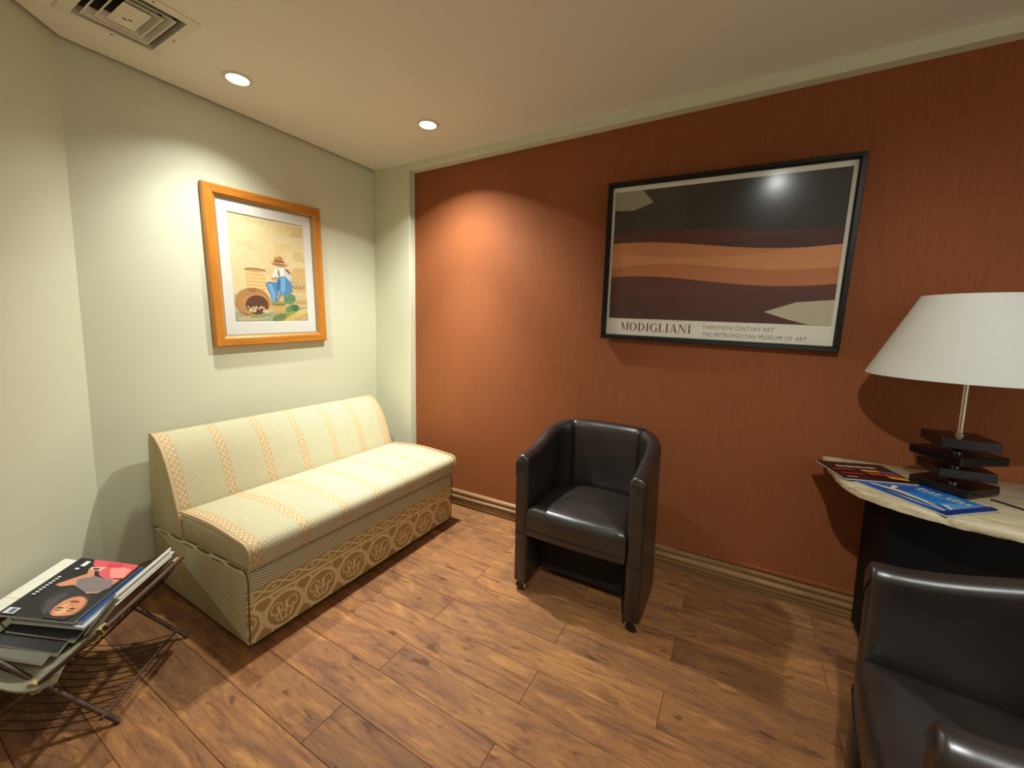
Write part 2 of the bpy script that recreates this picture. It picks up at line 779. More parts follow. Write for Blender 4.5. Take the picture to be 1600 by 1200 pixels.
k = 0
y = -1.533 - PITCH * 11
rows = []
while y < .08:
    rows.append((y, k))
    y += PITCH
    k += 1
for (y0, k) in rows:
    y1 = min(y0 + PITCH, .06)
    if y1 - y0 < .02:
        continue
    # alternate half-length stagger
    j0 = 1.352 if (round((y0 + 1.533) / PITCH) % 2 == 0) else 1.868
    xs = j0 - PL * 3
    while xs < XR:
        a, b = max(xs, 0.0), min(xs + PL, XR)
        xs += PL
        if b - a < .03 or not in_room(a, b, y0, y1):
            continue
        key = (round(b - a, 3), round(y1 - y0, 3))
        if key not in protos:
            pb = boxed(0, b - a - .0012, 0, y1 - y0 - .0012, -.008, 0, bev=.0012, seg=1)
            me = bpy.data.meshes.new('plank')
            bmesh.ops.recalc_face_normals(pb, faces=pb.faces)
            pb.to_mesh(me)
            pb.free()
            me.materials.append(MATS['floor_laminate'])
            protos[key] = me
        o = bpy.data.objects.new('plank', protos[key])
        COL.objects.link(o)
        o.parent = floor
        o.location = (a, y0, 0)

# walls
bm = bmesh.new()
box(bm, -.1, 0, P0.y, .1, 0, ZT)
struct(obj('wall_left', bm, 'cream_paint'))
bm = bmesh.new()
poly_prism(bm, [(P0.x, P0.y), (P1.x, P1.y), (P1.x - .2, P1.y), (-.1, P0.y - .06), (-.1, P0.y)], 0, ZT)
struct(obj('wall_angled', bm, 'cream_paint'))
bm = bmesh.new()
box(bm, .3, XR, D, D + .1, 0, ZT)
struct(obj('wall_back', bm, 'red_wallcovering'))
bm = bmesh.new()
box(bm, 0, .352, 0, D + .05, 0, ZT, bev=.002, seg=1)
struct(obj('trim_1', bm, 'cream_paint'))
bm = bmesh.new()
box(bm, .352, XR, 0, D + .05, H - .053, ZT, bev=.002, seg=1)
struct(obj('trim_2', bm, 'cream_paint'))
bm = bmesh.new()
box(bm, XR, XR + .1, -1.0, .1, 0, ZT)
struct(obj('wall_right', bm, 'cream_paint'))
bm = bmesh.new()
box(bm, P1.x - .3, XR, YB - .1, YB, 0, ZT)
struct(obj('wall_front', bm, 'cream_paint'))
bm = bmesh.new()
box(bm, -.1, XR + .1, YB - .1, .16, ZT, ZT + .05)
struct(obj('roof', bm, 'ceiling_paint'))

# ceiling with a shadow gap along the cream walls and a hole for the diffuser
G = .022
VX0, VX1, VY0, VY1 = .25, .56, -1.616, -1.381
C0 = P0 + AN * G
C0 = Vector((G, P0.y + G * (1 - AN.x) / AN.y, 0))
tend = (YB - C0.y) / AW.y
C1 = C0 + AW * tend
outer = [(G, 0), (C0.x, C0.y), (C1.x, C1.y), (XR, YB), (XR, 0)]
hole = [(VX0, VY0), (VX1, VY0), (VX1, VY1), (VX0, VY1)]
bm = bmesh.new()
tri = tessellate_polygon([[Vector((x, y, 0)) for x, y in outer], [Vector((x, y, 0)) for x, y in hole]])
allp = outer + hole
lo = [bm.verts.new((x, y, H)) for x, y in allp]
hi = [bm.verts.new((x, y, H + .02)) for x, y in allp]
for t in tri:
    bm.faces.new([lo[i] for i in t])
    bm.faces.new([hi[i] for i in t])
for off, n in ((0, 5), (5, 4)):
    for i in range(n):
        a, b = off + i, off + (i + 1) % n
        bm.faces.new((lo[a], lo[b], hi[b], hi[a]))
struct(obj('ceiling', bm, 'ceiling_paint'))

# baseboards: reeded moulding, profile (depth, height)
PROF = [(0, 0), (.016, 0), (.016, .010), (.012, .012), (.012, .015), (.018, .017), (.018, .027), (.012, .029), (.012, .032),
        (.019, .034), (.019, .044), (.013, .047), (.013, .052), (.021, .058), (.024, .066), (.022, .074), (.013, .082), (.013, .088),
        (.019, .093), (.021, .101), (.018, .110), (.010, .115), (0, .116)]


def baseboard(name, a, b, nrm):
    bm = bmesh.new()
    a, b, nrm = Vector(a), Vector(b), Vector(nrm).normalized()
    rings = [[bm.verts.new(p + nrm * d + Vector((0, 0, z))) for d, z in PROF] for p in (a, b)]
    loft(bm, rings)
    return struct(obj(name, bm, 'baseboard_wood'))


baseboard('baseboard_back', (.352, D, 0), (XR, D, 0), (0, -1, 0))
baseboard('baseboard_corner', (0, 0, 0), (.352, 0, 0), (0, -1, 0))
baseboard('baseboard_left', (0, P0.y, 0), (0, 0, 0), (1, 0, 0))
baseboard('baseboard_angled', P1, P0, AN)
# painted cable conduit above the skirting
bm = bmesh.new()
box(bm, 2.215, XR, D - .014, D, .121, .138, bev=.003)
tag(obj('cable_conduit', bm, 'red_wallcovering'), 'thin terracotta painted cable conduit running just above the wooden skirting', 'conduit')

# ================================================================== CEILING FITTINGS
DL_LABELS = ['round glowing ceiling downlight nearest the air vent, above the sofa', 'round glowing ceiling downlight nearest the corner by the terracotta wall',
             'round ceiling downlight above the viewer, lighting the lampshade', 'dim added fill downlight, out of view at the far right of the ceiling']
first = None
for i, (lx, ly) in enumerate([q[:2] for q in LIGHTS]):
    if first is None:
        first = thing('downlight', DL_LABELS[0], 'light', (lx, ly, H), group='recessed ceiling downlights')
        bm = bmesh.new()
        lathe(bm, [(.044, -.001), (.044, -.004), (.047, -.007), (.054, -.007), (.060, -.004), (.061, 0)], n=40, cap=False)
        smooth(obj('trim_ring', bm, 'trim_white', first))
        bm = bmesh.new()
        lathe(bm, [(.045, -.0015), (.03, -.004), (.001, -.005)], n=32)
        smooth(obj('diffuser', bm, 'lamp_diffuser', first), 60)
    else:
        dup(first, (lx, ly, H), (0, 0, 0), DL_LABELS[i])

vent = thing('air_vent', 'square painted ceiling air diffuser with stepped louvres at upper left', 'vent', (.4, -1.5, H))


def ring_frame(bm, x0, x1, y0, y1, wd, z_out, z_in, th=.003):
    """sloping square louvre ring, centred coordinates"""
    o = [(x0, y0), (x1, y0), (x1, y1), (x0, y1)]
    n = [(x0 + wd, y0 + wd), (x1 - wd, y0 + wd), (x1 - wd, y1 - wd), (x0 + wd, y1 - wd)]
    rings = []
    for pts, z in ((o, z_out), (n, z_in), (n, z_in + th), (o, z_out + th)):
        rings.append([bm.verts.new((x - .4, y + 1.5, z)) for x, y in pts])
    loft(bm, rings, closed=True, cap=False)


# cover plate (painted over) as a flat ring
bm = bmesh.new()
for (a, b, c, d) in ((.222, .6, -1.655, VY0), (.222, .6, VY1, -1.352), (.222, VX0, VY0, VY1), (VX1, .6, VY0, VY1)):
    box(bm, a - .4, b - .4, c + 1.5, d + 1.5, -.004, 0)
bmesh.ops.remove_doubles(bm, verts=bm.verts, dist=1e-5)
obj('cover_plate', bm, 'vent_paint', vent)
for (x0, x1, y0, y1) in ((.2715, .5335, -1.5975, -1.4035), (.300, .505, -1.566, -1.432)):
    bm = bmesh.new()
    ring_frame(bm, x0, x1, y0, y1, .004, -.002, -.002, .003)
    ring_frame(bm, x0 + .004, x1 - .004, y0 + .004, y1 - .004, .017, -.0015, .026, .0025)
    bmesh.ops.remove_doubles(bm, verts=bm.verts, dist=.0006)
    obj('louvre', bm, 'vent_paint', vent)
bm = bmesh.new()
o4 = [(.329, -1.541), (.486, -1.541), (.486, -1.461), (.329, -1.461)]
rings = []
for ins, z in ((.02, .024), (.002, .0), (0, -.003), (.004, -.0035), (.02, -.0015), (.034, -.004)):
    rings.append([bm.verts.new((x - .4 + (ins if x < .4 else -ins), y + 1.5 + (ins if y < -1.5 else -ins), z)) for x, y in o4])
loft(bm, rings)
obj('centre_plate', bm, 'vent_paint', vent)
bm = bmesh.new()
box(bm, VX0 - .4, VX1 - .4, VY0 + 1.5, VY1 + 1.5, .036, .04)
obj('duct_back', bm, 'vent_dark', vent)
bm = bmesh.new()
for (a, b, c, d) in ((VX0 - .004, VX0, VY0, VY1), (VX1, VX1 + .004, VY0, VY1), (VX0, VX1, VY0 - .004, VY0), (VX0, VX1, VY1, VY1 + .004)):
    box(bm, a - .4, b - .4, c + 1.5, d + 1.5, .0205, .036)
bmesh.ops.remove_doubles(bm, verts=bm.verts, dist=1e-5)
obj('duct_side', bm, 'vent_paint', vent)
for (x, y, z) in ((.229, -1.498, -.004), (.404, -1.364, -.004), (.585, -1.49, -.004)):
    bm = bmesh.new()
    lathe(bm, [(.0045, 0), (.004, -.0015), (.001, -.002)], x - .4, y + 1.5, n=10)
    obj('screw', bm, 'screw_metal', vent, (0, 0, z))
bm = bmesh.new()
box(bm, -.018, -.012, -.012, .000, -.0048, -.0038)
box(bm, -.010, -.004, .002, .012, -.0048, -.0038)
e = obj('latch_slot', bm, 'vent_dark', vent)


# ================================================================== SOFA
sofa = thing('sofa', 'armless cream patterned two-seat sofa with tan ribbon stripes against the left wall', 'sofa', (.45, -.8, 0))
SY0, SY1 = -1.43, -.17


def poly_inset(pts, d):
    n = len(pts)
    out = []
    area = sum(pts[i][0] * pts[(i + 1) % n][1] - pts[(i + 1) % n][0] * pts[i][1] for i in range(n))
    sg = 1 if area > 0 else -1
    for i in range(n):
        p = Vector(pts[i])
        a = (p - Vector(pts[i - 1])).normalized()
        b = (Vector(pts[(i + 1) % n]) - p).normalized()
        na, nb = Vector((-a.y, a.x)) * sg, Vector((-b.y, b.x)) * sg
        m = (na + nb)
        m = m / max(.4, m.dot(na)) if m.length > 1e-6 else na
        out.append((p.x + m.x * d, p.y + m.y * d))
    return out


def upholstered(name, prof, y0, y1, edge, parent, origin, vstart=0, crown=0., mats=('sofa_cloth', 'sofa_cloth'), vmode=None, nseg=24):
    """closed xz profile run along y with rounded ends; UV in metres along the cloth"""
    ox, oy, oz = origin
    ys = []
    for t in (0, .3, .65, 1):
        ys.append((y0 + edge * t, edge * (1 - math.sqrt(max(0, 1 - (1 - t) ** 2)))))
    mid = [(y0 + edge + (y1 - y0 - 2 * edge) * i / nseg, 0) for i in range(1, nseg)]
    ys = ys + mid + [(y1 - edge * t, edge * (1 - math.sqrt(max(0, 1 - (1 - t) ** 2)))) for t in (1, .65, .3, 0)]
    bm = bmesh.new()
    uvl = bm.loops.layers.uv.new('UVMap')
    arc = [0]
    for i in range(len(prof)):
        a, b = prof[i], prof[(i + 1) % len(prof)]
        arc.append(arc[-1] + math.hypot(b[0] - a[0], b[1] - a[1]))
    rings = []
    for (yy, ins) in ys:
        pp = poly_inset(prof, ins)
        ty = (yy - y0) / (y1 - y0)
        rg = []
        for (x, z) in pp:
            dz = crown(x, z, ty) if crown else 0
            rg.append(bm.verts.new((x - ox, yy - oy, z + dz - oz)))
        rings.append(rg)
    n = len(prof)
    for i in range(len(rings) - 1):
        for kx in range(n):
            A, B = rings[i], rings[i + 1]
            f = bm.faces.new((A[kx], A[(kx + 1) % n], B[(kx + 1) % n], B[kx]))
            f.material_index = 0
            f.smooth = True
            vals = ((ys[i][0], arc[kx], prof[kx]), (ys[i][0], arc[kx + 1], prof[(kx + 1) % n]), (ys[i + 1][0], arc[kx + 1], prof[(kx + 1) % n]), (ys[i + 1][0], arc[kx], prof[kx]))
            for lp, (yy, ar, pz) in zip(f.loops, vals):
                lp[uvl].uv = ((yy + 1.2) / .2, pz[1] if vmode == 'z' else ar + vstart)
    for rg in (rings[0], rings[-1]):
        f = bm.faces.new(rg)
        f.material_index = 1
        for lp in f.loops:
            lp[uvl].uv = ((lp.vert.co.x + ox - .146) / .2, lp.vert.co.z + oz)
    o = obj(name, bm, None, parent)
    for x in mats:
        o.data.materials.append(MATS[x])
    return smooth(o, 50)


SO = (.45, -.8, 0)
base_prof = round_poly([(.05, .022), (.862, .022), (.872, .338), (.05, .300)], [.01, .012, .035, .01], 5)
upholstered('base', base_prof, SY0, SY1, .012, sofa, SO, mats=('sofa_border', 'sofa_cloth'), vmode='z')
seat_prof = round_poly([(.345, .318), (.895, .345), (.905, .448), (.60, .470), (.335, .447)], [.012, .018, .058, .12, .02], 6)


def seat_crown(x, z, t):
    if z < .40:
        return 0
    return .010 * math.sin(PI * min(1, max(0, t))) ** .5 * math.sin(PI * min(1, max(0, (x - .33) / .57)))


upholstered('seat_cushion', seat_prof, SY0, SY1, .016, sofa, SO, crown=seat_crown)
back_prof = [(.042, .302), (.046, .52), (.062, .738), (.078, .757), (.108, .762), (.150, .745), (.200, .702), (.238, .645), (.272, .575), (.305, .49), (.335, .41), (.352, .345), (.350, .316)]
back_prof = back_prof[::-1]
upholstered('backrest', back_prof, SY0 - .004, SY1 + .004, .012, sofa, SO)
# piping along the visible edges
for yy in (SY0 - .001, SY1 + .001):
    pts = [(x - SO[0], yy - SO[1], z) for x, z in back_prof[1:-3]]
    bm = bmesh.new()
    tube(bm, pts, .0055, 6)
    smooth(obj('piping', bm, 'sofa_piping', sofa), 80)
    pts = [(x - SO[0], yy - SO[1], z + .001) for x, z in seat_prof if z > .36 or x > .88]
    ptsx = [p for p in pts if p[0] > -.11]
    bm = bmesh.new()
    tube(bm, ptsx, .0045, 6)
    smooth(obj('piping', bm, 'sofa_piping', sofa), 80)
for yy in (SY0 + .004, SY1 - .004):
    bm = bmesh.new()
    tube(bm, [(.866 - SO[0], yy - SO[1], .03), (.874 - SO[0], yy - SO[1], .30), (.862 - SO[0], yy - SO[1], .328), (.84 - SO[0], yy - SO[1], .338)], .003, 6)
    smooth(obj('seam', bm, 'sofa_seam', sofa), 80)
for (x, yy) in ((.12, SY0 + .08), (.8, SY0 + .08), (.12, SY1 - .08), (.8, SY1 - .08)):
    bm = bmesh.new()
    lathe(bm, [(.018, 0), (.022, .024)], x - SO[0], yy - SO[1], n=12)
    obj('foot', bm, 'sofa_base_black', sofa)


# ================================================================== TUB CHAIRS
def tub_chair(label, loc, rot):
    root = thing('tub_chair', label, 'chair', loc, (0, 0, rot), group='brown leather tub chairs on casters')
    HW, FY, BY, T = .268, -.262, .232, .066
    # plan centreline: left front -> back -> right front
    path = []
    for i in range(9):
        path.append((-HW, FY + (0.03 - FY) * i / 8))
    for i in range(1, 24):
        t = PI * i / 24
        cx_, sy_ = -math.cos(t), math.sin(t)
        e = .82
        x = HW * math.copysign(abs(cx_) ** e, cx_)
        y_ = .03 + (BY - .03) * abs(sy_) ** e
        path.append((x, y_))
    for i in range(9):
        path.append((HW, .03 + (FY - .03) * i / 8))
    L = [0]
    for a, b in zip(path, path[1:]):
        L.append(L[-1] + math.hypot(b[0] - a[0], b[1] - a[1]))
    tot = L[-1]

    def at(s):
        s = min(max(s, 0), tot)
        i = max(j for j in range(len(L)) if L[j] <= s + 1e-9)
        i = min(i, len(L) - 2)
        t = (s - L[i]) / (L[i + 1] - L[i])
        a, b = Vector(path[i]), Vector(path[i + 1])
        p = a.lerp(b, t)
        e_ = .02
        return p

    def tang(s):
        a, b = at(s - .012), at(s + .012)
        return (b - a).normalized()

    def ztop(s):
        q = min(s, tot - s)
        t = min(1, max(0, (q - .02) / .50))
        t = t * t * (3 - 2 * t)
        return .688 + .098 * t

    def shell(name, s0, s1, n, z0, pad=0., ends=(1, 1)):
        bm = bmesh.new()
        rings = []
        ss = []
        for i in range(n + 1):
            ss.append((s0 + (s1 - s0) * i / n, 0))
        E_ = .012
        ss = [(s0, 1), (s0 + E_ * .35, .35), (s0 + E_, 0)] + [q for q in ss[1:-1] if s0 + E_ < q[0] < s1 - E_] + [(s1 - E_, 0), (s1 - E_ * .35, .35), (s1, 1)]
        for s, sh in ss:
            p, t = at(s), tang(s)
            nn = Vector((-t.y, t.x))       # left of travel = outside
            zt = ztop(s) - .010 * sh
            ho = T / 2 - .010 * sh
            u_ = (s - s0) / (s1 - s0)
            hi_ = T / 2 - .010 * sh + pad * math.sin(PI * min(1, max(0, u_))) ** .6
            r_ = (ho + hi_) / 2
            mid = (ho - hi_) / 2
            sec = [(ho - .006, z0 + .008 * sh), (ho, z0 + .006), (ho, .30), (ho + .001, zt - r_ - .10), (ho + .002, zt - r_)]
            for k_ in range(1, 8):
                a_ = PI * k_ / 8
                sec.append((mid + (r_ + .002) * math.cos(a_), zt - r_ + r_ * math.sin(a_)))
            sec += [(-hi_ - .002, zt - r_), (-hi_ - .002, zt - r_ - .05), (-hi_, .50), (-hi_, .30), (-hi_, z0 + .006), (-hi_ + .006, z0)]
            rings.append([bm.verts.new((p.x + nn.x * o_, p.y + nn.y * o_, z)) for o_, z in sec])
        loft(bm, rings)
        return smooth(obj(name, bm, 'brown_leather', root), 55)
    sa = .475
    shell('armrest', 0, sa, 12, .05)
    shell('armrest', tot - sa, tot, 12, .05)
    shell('backrest', sa + .001, tot - sa - .001, 18, .05, pad=.022)
    # stitched seams where the panels meet, over the rail and down both faces
    for s in (sa, tot - sa):
        p, t = at(s), tang(s)
        nn = Vector((-t.y, t.x))
        pts = []
        zt = ztop(s)
        for (o_, z) in ((T / 2, .06), (T / 2, zt - T / 2)):
            pts.append((p.x + nn.x * o_, p.y + nn.y * o_, z))
        for k_ in range(1, 8):
            a_ = PI * k_ / 8
            pts.append((p.x + nn.x * T / 2 * math.cos(a_), p.y + nn.y * T / 2 * math.cos(a_), zt - T / 2 + T / 2 * math.sin(a_) - .003))
        for (o_, z) in ((-T / 2, zt - T / 2), (-T / 2, .42)):
            pts.append((p.x + nn.x * o_, p.y + nn.y * o_, z))
        bm = bmesh.new()
        tube(bm, pts, .0035, 6)
        smooth(obj('seam', bm, 'leather_seam', root), 80)
    # folded corner flap on the front of each arm, and the low cross seam
    for sx in (-1, 1):
        xo, xi = sx * (HW + T / 2 - .004), sx * (HW - T / 2 + .004)
        yf = FY - .0005
        bm = bmesh.new()
        rings = []
        tri_ = [(xo, .655), (xi, .655), (xo, .585)]
        a = [bm.verts.new((x, yf - .003, z)) for x, z in tri_]
        b = [bm.verts.new((x + (.004 * sx if abs(x) > HW else 0), yf + .004, z)) for x, z in tri_]
        bm.faces.new(a)
        bm.faces.new(b)
        for q in range(3):
            bm.faces.new((a[q], a[(q + 1) % 3], b[(q + 1) % 3], b[q]))
        bmesh.ops.bevel(bm, geom=[e for e in bm.edges], offset=.0012, segments=2, affect='EDGES')
        smooth(obj('corner_fold', bm, 'brown_leather', root), 40)
        bm = bmesh.new()
        tube(bm, [(sx * (HW + T / 2 + .001), FY + .03, .30), (xo, yf - .001, .30), (xi, yf - .001, .30)], .002, 6)
        smooth(obj('seam', bm, 'leather_seam', root), 80)
    # seat: front straight, back rounded
    hw = HW - T / 2 - .001
    outl = [(-hw, FY + .002), (hw, FY + .002)]
    outl = [(-hw + .0, -.272), (-hw * .5, -.281), (0, -.284), (hw * .5, -.281), (hw, -.272), (hw, -.15), (hw, .0)]
    for i in range(1, 12):
        t = PI * i / 12
        outl.append((hw * math.copysign(abs(math.cos(t)) ** .8, math.cos(t)), .0 + .165 * math.sin(t) ** .8))
    outl += [(-hw, .0), (-hw, -.15)]
    outl = resample(outl, 64)
    bm = bmesh.new()
    slab(bm, outl, [(.300, .014), (.305, .006), (.32, .002), (.36, 0), (.405, .0), (.424, .006), (.437, .018), (.444, .034)], dome=.020, centre=(0, -.06))
    smooth(obj('seat', bm, 'brown_leather', root), 60)
    bm = bmesh.new()
    tube(bm, [(-hw, -.275, .335), (-hw * .5, -.2845, .335), (0, -.2875, .335), (hw * .5, -.2845, .335), (hw, -.275, .335)], .002, 6)
    smooth(obj('seam', bm, 'leather_seam', root), 80)
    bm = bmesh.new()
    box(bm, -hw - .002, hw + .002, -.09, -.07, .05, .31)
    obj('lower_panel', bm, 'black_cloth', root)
    # casters
    for (x, y_) in ((-HW, -.228), (HW, -.228), (-HW * .72, .2), (HW * .72, .2)):
        bm = bmesh.new()
        lathe(bm, [(.008, .0545), (.008, .040)], x, y_, n=10)
        c = obj('caster', bm, 'black_plastic', root)
        for dy in (-.0105, .0105):
            bm = bmesh.new()
            rings = []
            for yy, rr in ((-.010, .014), (-.010, .021), (-.007, .0247), (.007, .0247), (.010, .021), (.010, .014)):
                rings.append([bm.verts.new((x + rr * math.cos(2 * PI * q / 24), y_ + dy + yy, .0248 + rr * math.sin(2 * PI * q / 24))) for q in range(24)])
            loft(bm, rings)
            smooth(obj('wheel', bm, 'black_plastic', c), 40)
        bm = bmesh.new()
        rings = []
        for q in range(19):
            a_ = math.radians(-8 + 206 * q / 18)
            ca, sa_ = math.cos(a_), math.sin(a_)
            rings.append([bm.verts.new((x + r_ * ca, y_ + yy, .0248 + r_ * sa_)) for r_, yy in ((.0240, -.0235), (.0285, -.0235), (.0285, .0235), (.0240, .0235))])
        loft(bm, rings)
        smooth(obj('wheel_hood', bm, 'chrome', c), 40)
    return root


ch1 = tub_chair('whole brown leather tub chair with its back to the terracotta wall', (1.853, -.292, 0), 0)
ch2 = dup(ch1, (3.035, -1.105, 0), (0, 0, math.radians(-93.4)), 'brown leather tub chair cut by the lower right edge, before the stone table')


# ================================================================== WATERCOLOUR PICTURE ON THE LEFT WALL
pic = thing('framed_watercolour', 'wood framed watercolour of a seated farmer with baskets, hung above the sofa', 'picture', (.0, -.791, 1.58), (math.radians(1.75), 0, 0))
PW, PH, FWD = .664, .846, .058


def frame_rails(parent, hw, hh, wd, depth, place, mats, bevel_in=.010, nm='frame_rail'):
    """four mitred rails; place(u, v, n) -> local coordinates"""
    cs = [(-hw, -hh), (hw, -hh), (hw, hh), (-hw, hh)]
    sec = [(0, 0), (0, depth * .8), (wd * .12, depth), (wd * .75, depth * .94), (wd * .92, depth * .72), (wd, depth * .55), (wd, 0)]
    for i in range(4):
        a, b = cs[i], cs[(i + 1) % 4]
        bm = bmesh.new()
        rings = []
        for (u_, v_) in (a, b):
            su, sv = -math.copysign(1, u_), -math.copysign(1, v_)
            rings.append([bm.verts.new(place(u_ + su * o_, v_ + sv * o_, n_)) for o_, n_ in sec])
        loft(bm, rings)
        obj(nm, bm, mats[i % 2], parent)


pl = lambda u_, v_, n_: Vector((n_ + .004, u_, v_))
frame_rails(pic, PW / 2, PH / 2, FWD, .03, pl, ('frame_wood_y', 'frame_wood_z'))
frame_rails(pic, PW / 2 - FWD + .001, PH / 2 - FWD + .001, .008, .016, pl, ('grey_lip', 'grey_lip'), nm='inner_lip')
bm = bmesh.new()
iw, ih = PW / 2 - FWD, PH / 2 - FWD
box(bm, .004, .008, -iw, iw, -ih, ih)
obj('backing', bm, 'black_lacquer', pic)
# bevelled mount with a window
mw, mh, mo = .217, .2965, .004
frame_outer = [(-iw, -ih), (iw, -ih), (iw, ih), (-iw, ih)]
win = [(-mw, -mh + mo), (mw, -mh + mo), (mw, mh + mo), (-mw, mh + mo)]
win2 = [(-mw + .002, -mh + mo + .002), (mw - .002, -mh + mo + .002), (mw - .002, mh + mo - .002), (-mw + .002, mh + mo - .002)]
bm = bmesh.new()
rings = [[bm.verts.new((x, a, b)) for a, b in pts] for pts, x in ((frame_outer, .0095), (frame_outer, .0125), (win, .0125), (win2, .0095))]
loft(bm, rings, closed=True, cap=False)
obj('mount', bm, 'mat_board', pic)
bm = bmesh.new()
box(bm, .0165, .0175, -iw, iw, -ih, ih)
obj('glass', bm, 'frame_glass', pic)

# the watercolour itself (u along the wall, v up), 0..W, 0..Hh
W_, H_ = 2 * mw, 2 * mh
S = srgb
sh = []
sh.append((S(222, 202, 152), rect(0, 0, W_, H_)))
rr_ = random.Random(3)
for i in range(26):   # soft patches of wash on the wall behind
    x, y_ = rr_.uniform(.02, W_ - .06), rr_.uniform(.22, H_ - .04)
    tt = x / W_
    g = rr_.uniform(-8, 8)
    sh.append((S(226 - 14 * tt + g, 206 - 26 * tt + g, 158 - 42 * tt + g), rect(x, y_, min(W_, x + rr_.uniform(.05, .12)), min(H_, y_ + rr_.uniform(.02, .05)))))
sh.append((S(208, 172, 110), [(.30, .18), (W_, .17), (W_, .33), (.36, .33), (.33, .26)]))
sh.append((S(200, 182, 136), [(0, 0), (W_, 0), (W_, .165), (.30, .17), (.2, .12), (0, .16)]))
sh.append((S(164, 160, 128), [(0, 0), (W_, 0), (W_, .09), (.30, .085), (.18, .05), (0, .06)]))
# standing basket
sh.append((S(226, 192, 128), [(.075, .13), (.18, .13), (.185, .295), (.07, .295)]))
for kx in range(7):
    sh.append((S(196, 150, 84), stroke([(.073 + .001 * kx, .15 + .02 * kx), (.184, .148 + .02 * kx)], .0035)))
sh.append((S(142, 98, 52), ell(.128, .296, .060, .010)))
sh.append((S(190, 150, 92), ell(.130, .293, .050, .006)))
# lying basket
sh.append((S(176, 124, 66), ell(.105, .112, .098, .082, .15)))
sh.append((S(206, 156, 90), ell(.065, .115, .055, .066, .2)))
for kx in range(6):
    sh.append((S(130, 82, 42), stroke(ell(.105, .112, .092 - kx * .010, .078 - kx * .009, .15, 20, 1.2, 4.2), .0035)))
sh.append((S(190, 138, 80), ell(.122, .102, .075, .066, .15)))
sh.append((S(96, 58, 32), ell(.125, .098, .064, .055, .15)))
for kx in range(26):
    ex, ey = .075 + rr_.uniform(0, .105), .048 + rr_.uniform(0, .04)
    sh.append((S(214, 196, 150) if kx % 3 else S(178, 150, 104), ell(ex, ey, .008, .006, rr_.uniform(0, 3), 10)))
# seated man: shirt, arms, trousers, boot, straw hat
sh.append((S(190, 168, 120), [(.325, .22), (.43, .2), (.43, .235), (.33, .25)]))
sh.append((S(226, 220, 210), [(.215, .235), (.235, .305), (.268, .325), (.315, .318), (.34, .275), (.33, .235), (.29, .225), (.25, .25)]))
sh.append((S(200, 196, 176), [(.29, .312), (.33, .30), (.345, .265), (.318, .24), (.30, .27)]))
sh.append((S(126, 104, 84), [(.262, .318), (.27, .28), (.264, .262), (.256, .29)]))
sh.append((S(108, 78, 58), [(.296, .322), (.325, .31), (.338, .29), (.33, .286), (.31, .304)]))
sh.append((S(78, 134, 176), [(.180, .222), (.20, .236), (.245, .232), (.262, .268), (.30, .272), (.335, .240), (.345, .19), (.335, .172), (.300, .165), (.272, .150), (.258, .180), (.245, .150), (.252, .112), (.21, .105), (.205, .155), (.19, .19)]))
sh.append((S(58, 104, 148), [(.245, .23), (.262, .266), (.270, .225), (.258, .182), (.246, .190)]))
sh.append((S(112, 168, 204), [(.276, .262), (.300, .264), (.296, .19), (.278, .165), (.268, .19)]))
sh.append((S(112, 168, 204), [(.19, .22), (.215, .225), (.235, .16), (.225, .115), (.212, .118), (.21, .17)]))
sh.append((S(168, 122, 82), [(.252, .165), (.268, .170), (.262, .135), (.25, .128)]))
sh.append((S(196, 146, 104), [(.215, .258), (.25, .266), (.262, .255), (.24, .242), (.22, .244)]))
sh.append((S(170, 120, 84), [(.256, .345), (.296, .345), (.290, .325), (.262, .325)]))
sh.append((S(214, 174, 110), ell(.272, .345, .054, .018, -.06)))
sh.append((S(160, 112, 64), ell(.272, .338, .045, .008, -.06)))
sh.append((S(178, 128, 76), [(.238, .350), (.246, .385), (.262, .378), (.275, .392), (.292, .38), (.302, .350)]))
sh.append((S(112, 74, 44), [(.24, .353), (.30, .351), (.300, .360), (.242, .362)]))
# small basket, melons, squash
sh.append((S(202, 162, 96), [(.195, .108), (.302, .10), (.285, .052), (.22, .05)]))
sh.append((S(122, 120, 60), ell(.25, .108, .046, .014)))
for kx in range(8):
    sh.append((S(146, 150, 84), ell(.215 + kx * .010, .112 + .004 * (kx % 2), .008, .006, 0, 10)))
sh.append((S(70, 116, 76), ell(.322, .138, .038, .034)))
for kx in range(5):
    sh.append((S(150, 180, 128), stroke(ell(.322, .138, .034 - kx * .015, .032, .25, 14, -1.3, 1.3), .003)))
sh.append((S(96, 136, 84), ell(.335, .078, .045, .024, .25)))
sh.append((S(62, 104, 64), ell(.352, .082, .022, .021)))
sh.append((S(196, 158, 92), [(.355, .128), (.43, .132), (.43, .108), (.36, .108)]))
for kx, (px_, py_, aa, bb, rr2, c_) in enumerate([(.30, .03, .075, .022, .35, (150, 152, 72)), (.36, .035, .085, .018, .38, (202, 180, 92)), (.25, .025, .045, .02, .3, (108, 128, 64)), (.40, .06, .05, .014, .3, (212, 192, 110)), (.10, .022, .09, .014, .05, (186, 176, 132)), (.14, .035, .06, .010, .1, (140, 150, 104))]):
    sh.append((S(*c_), [(min(max(a, 0.001), W_ - .001), max(b, .001)) for a, b in ell(px_, py_, aa, bb, rr2)]))
for kx in range(9):
    sh.append((S(208, 164, 112), ell(.385 + (kx % 3) * .014, .012 + (kx // 3) * .010, .010, .007, 0, 10)))
for kx in range(14):
    sh.append((S(150, 112, 72) if kx % 2 else S(206, 172, 120), ell(.345 + (kx % 7) * .012, .205 + (kx // 7) * .008, .007, .006, 0, 8)))
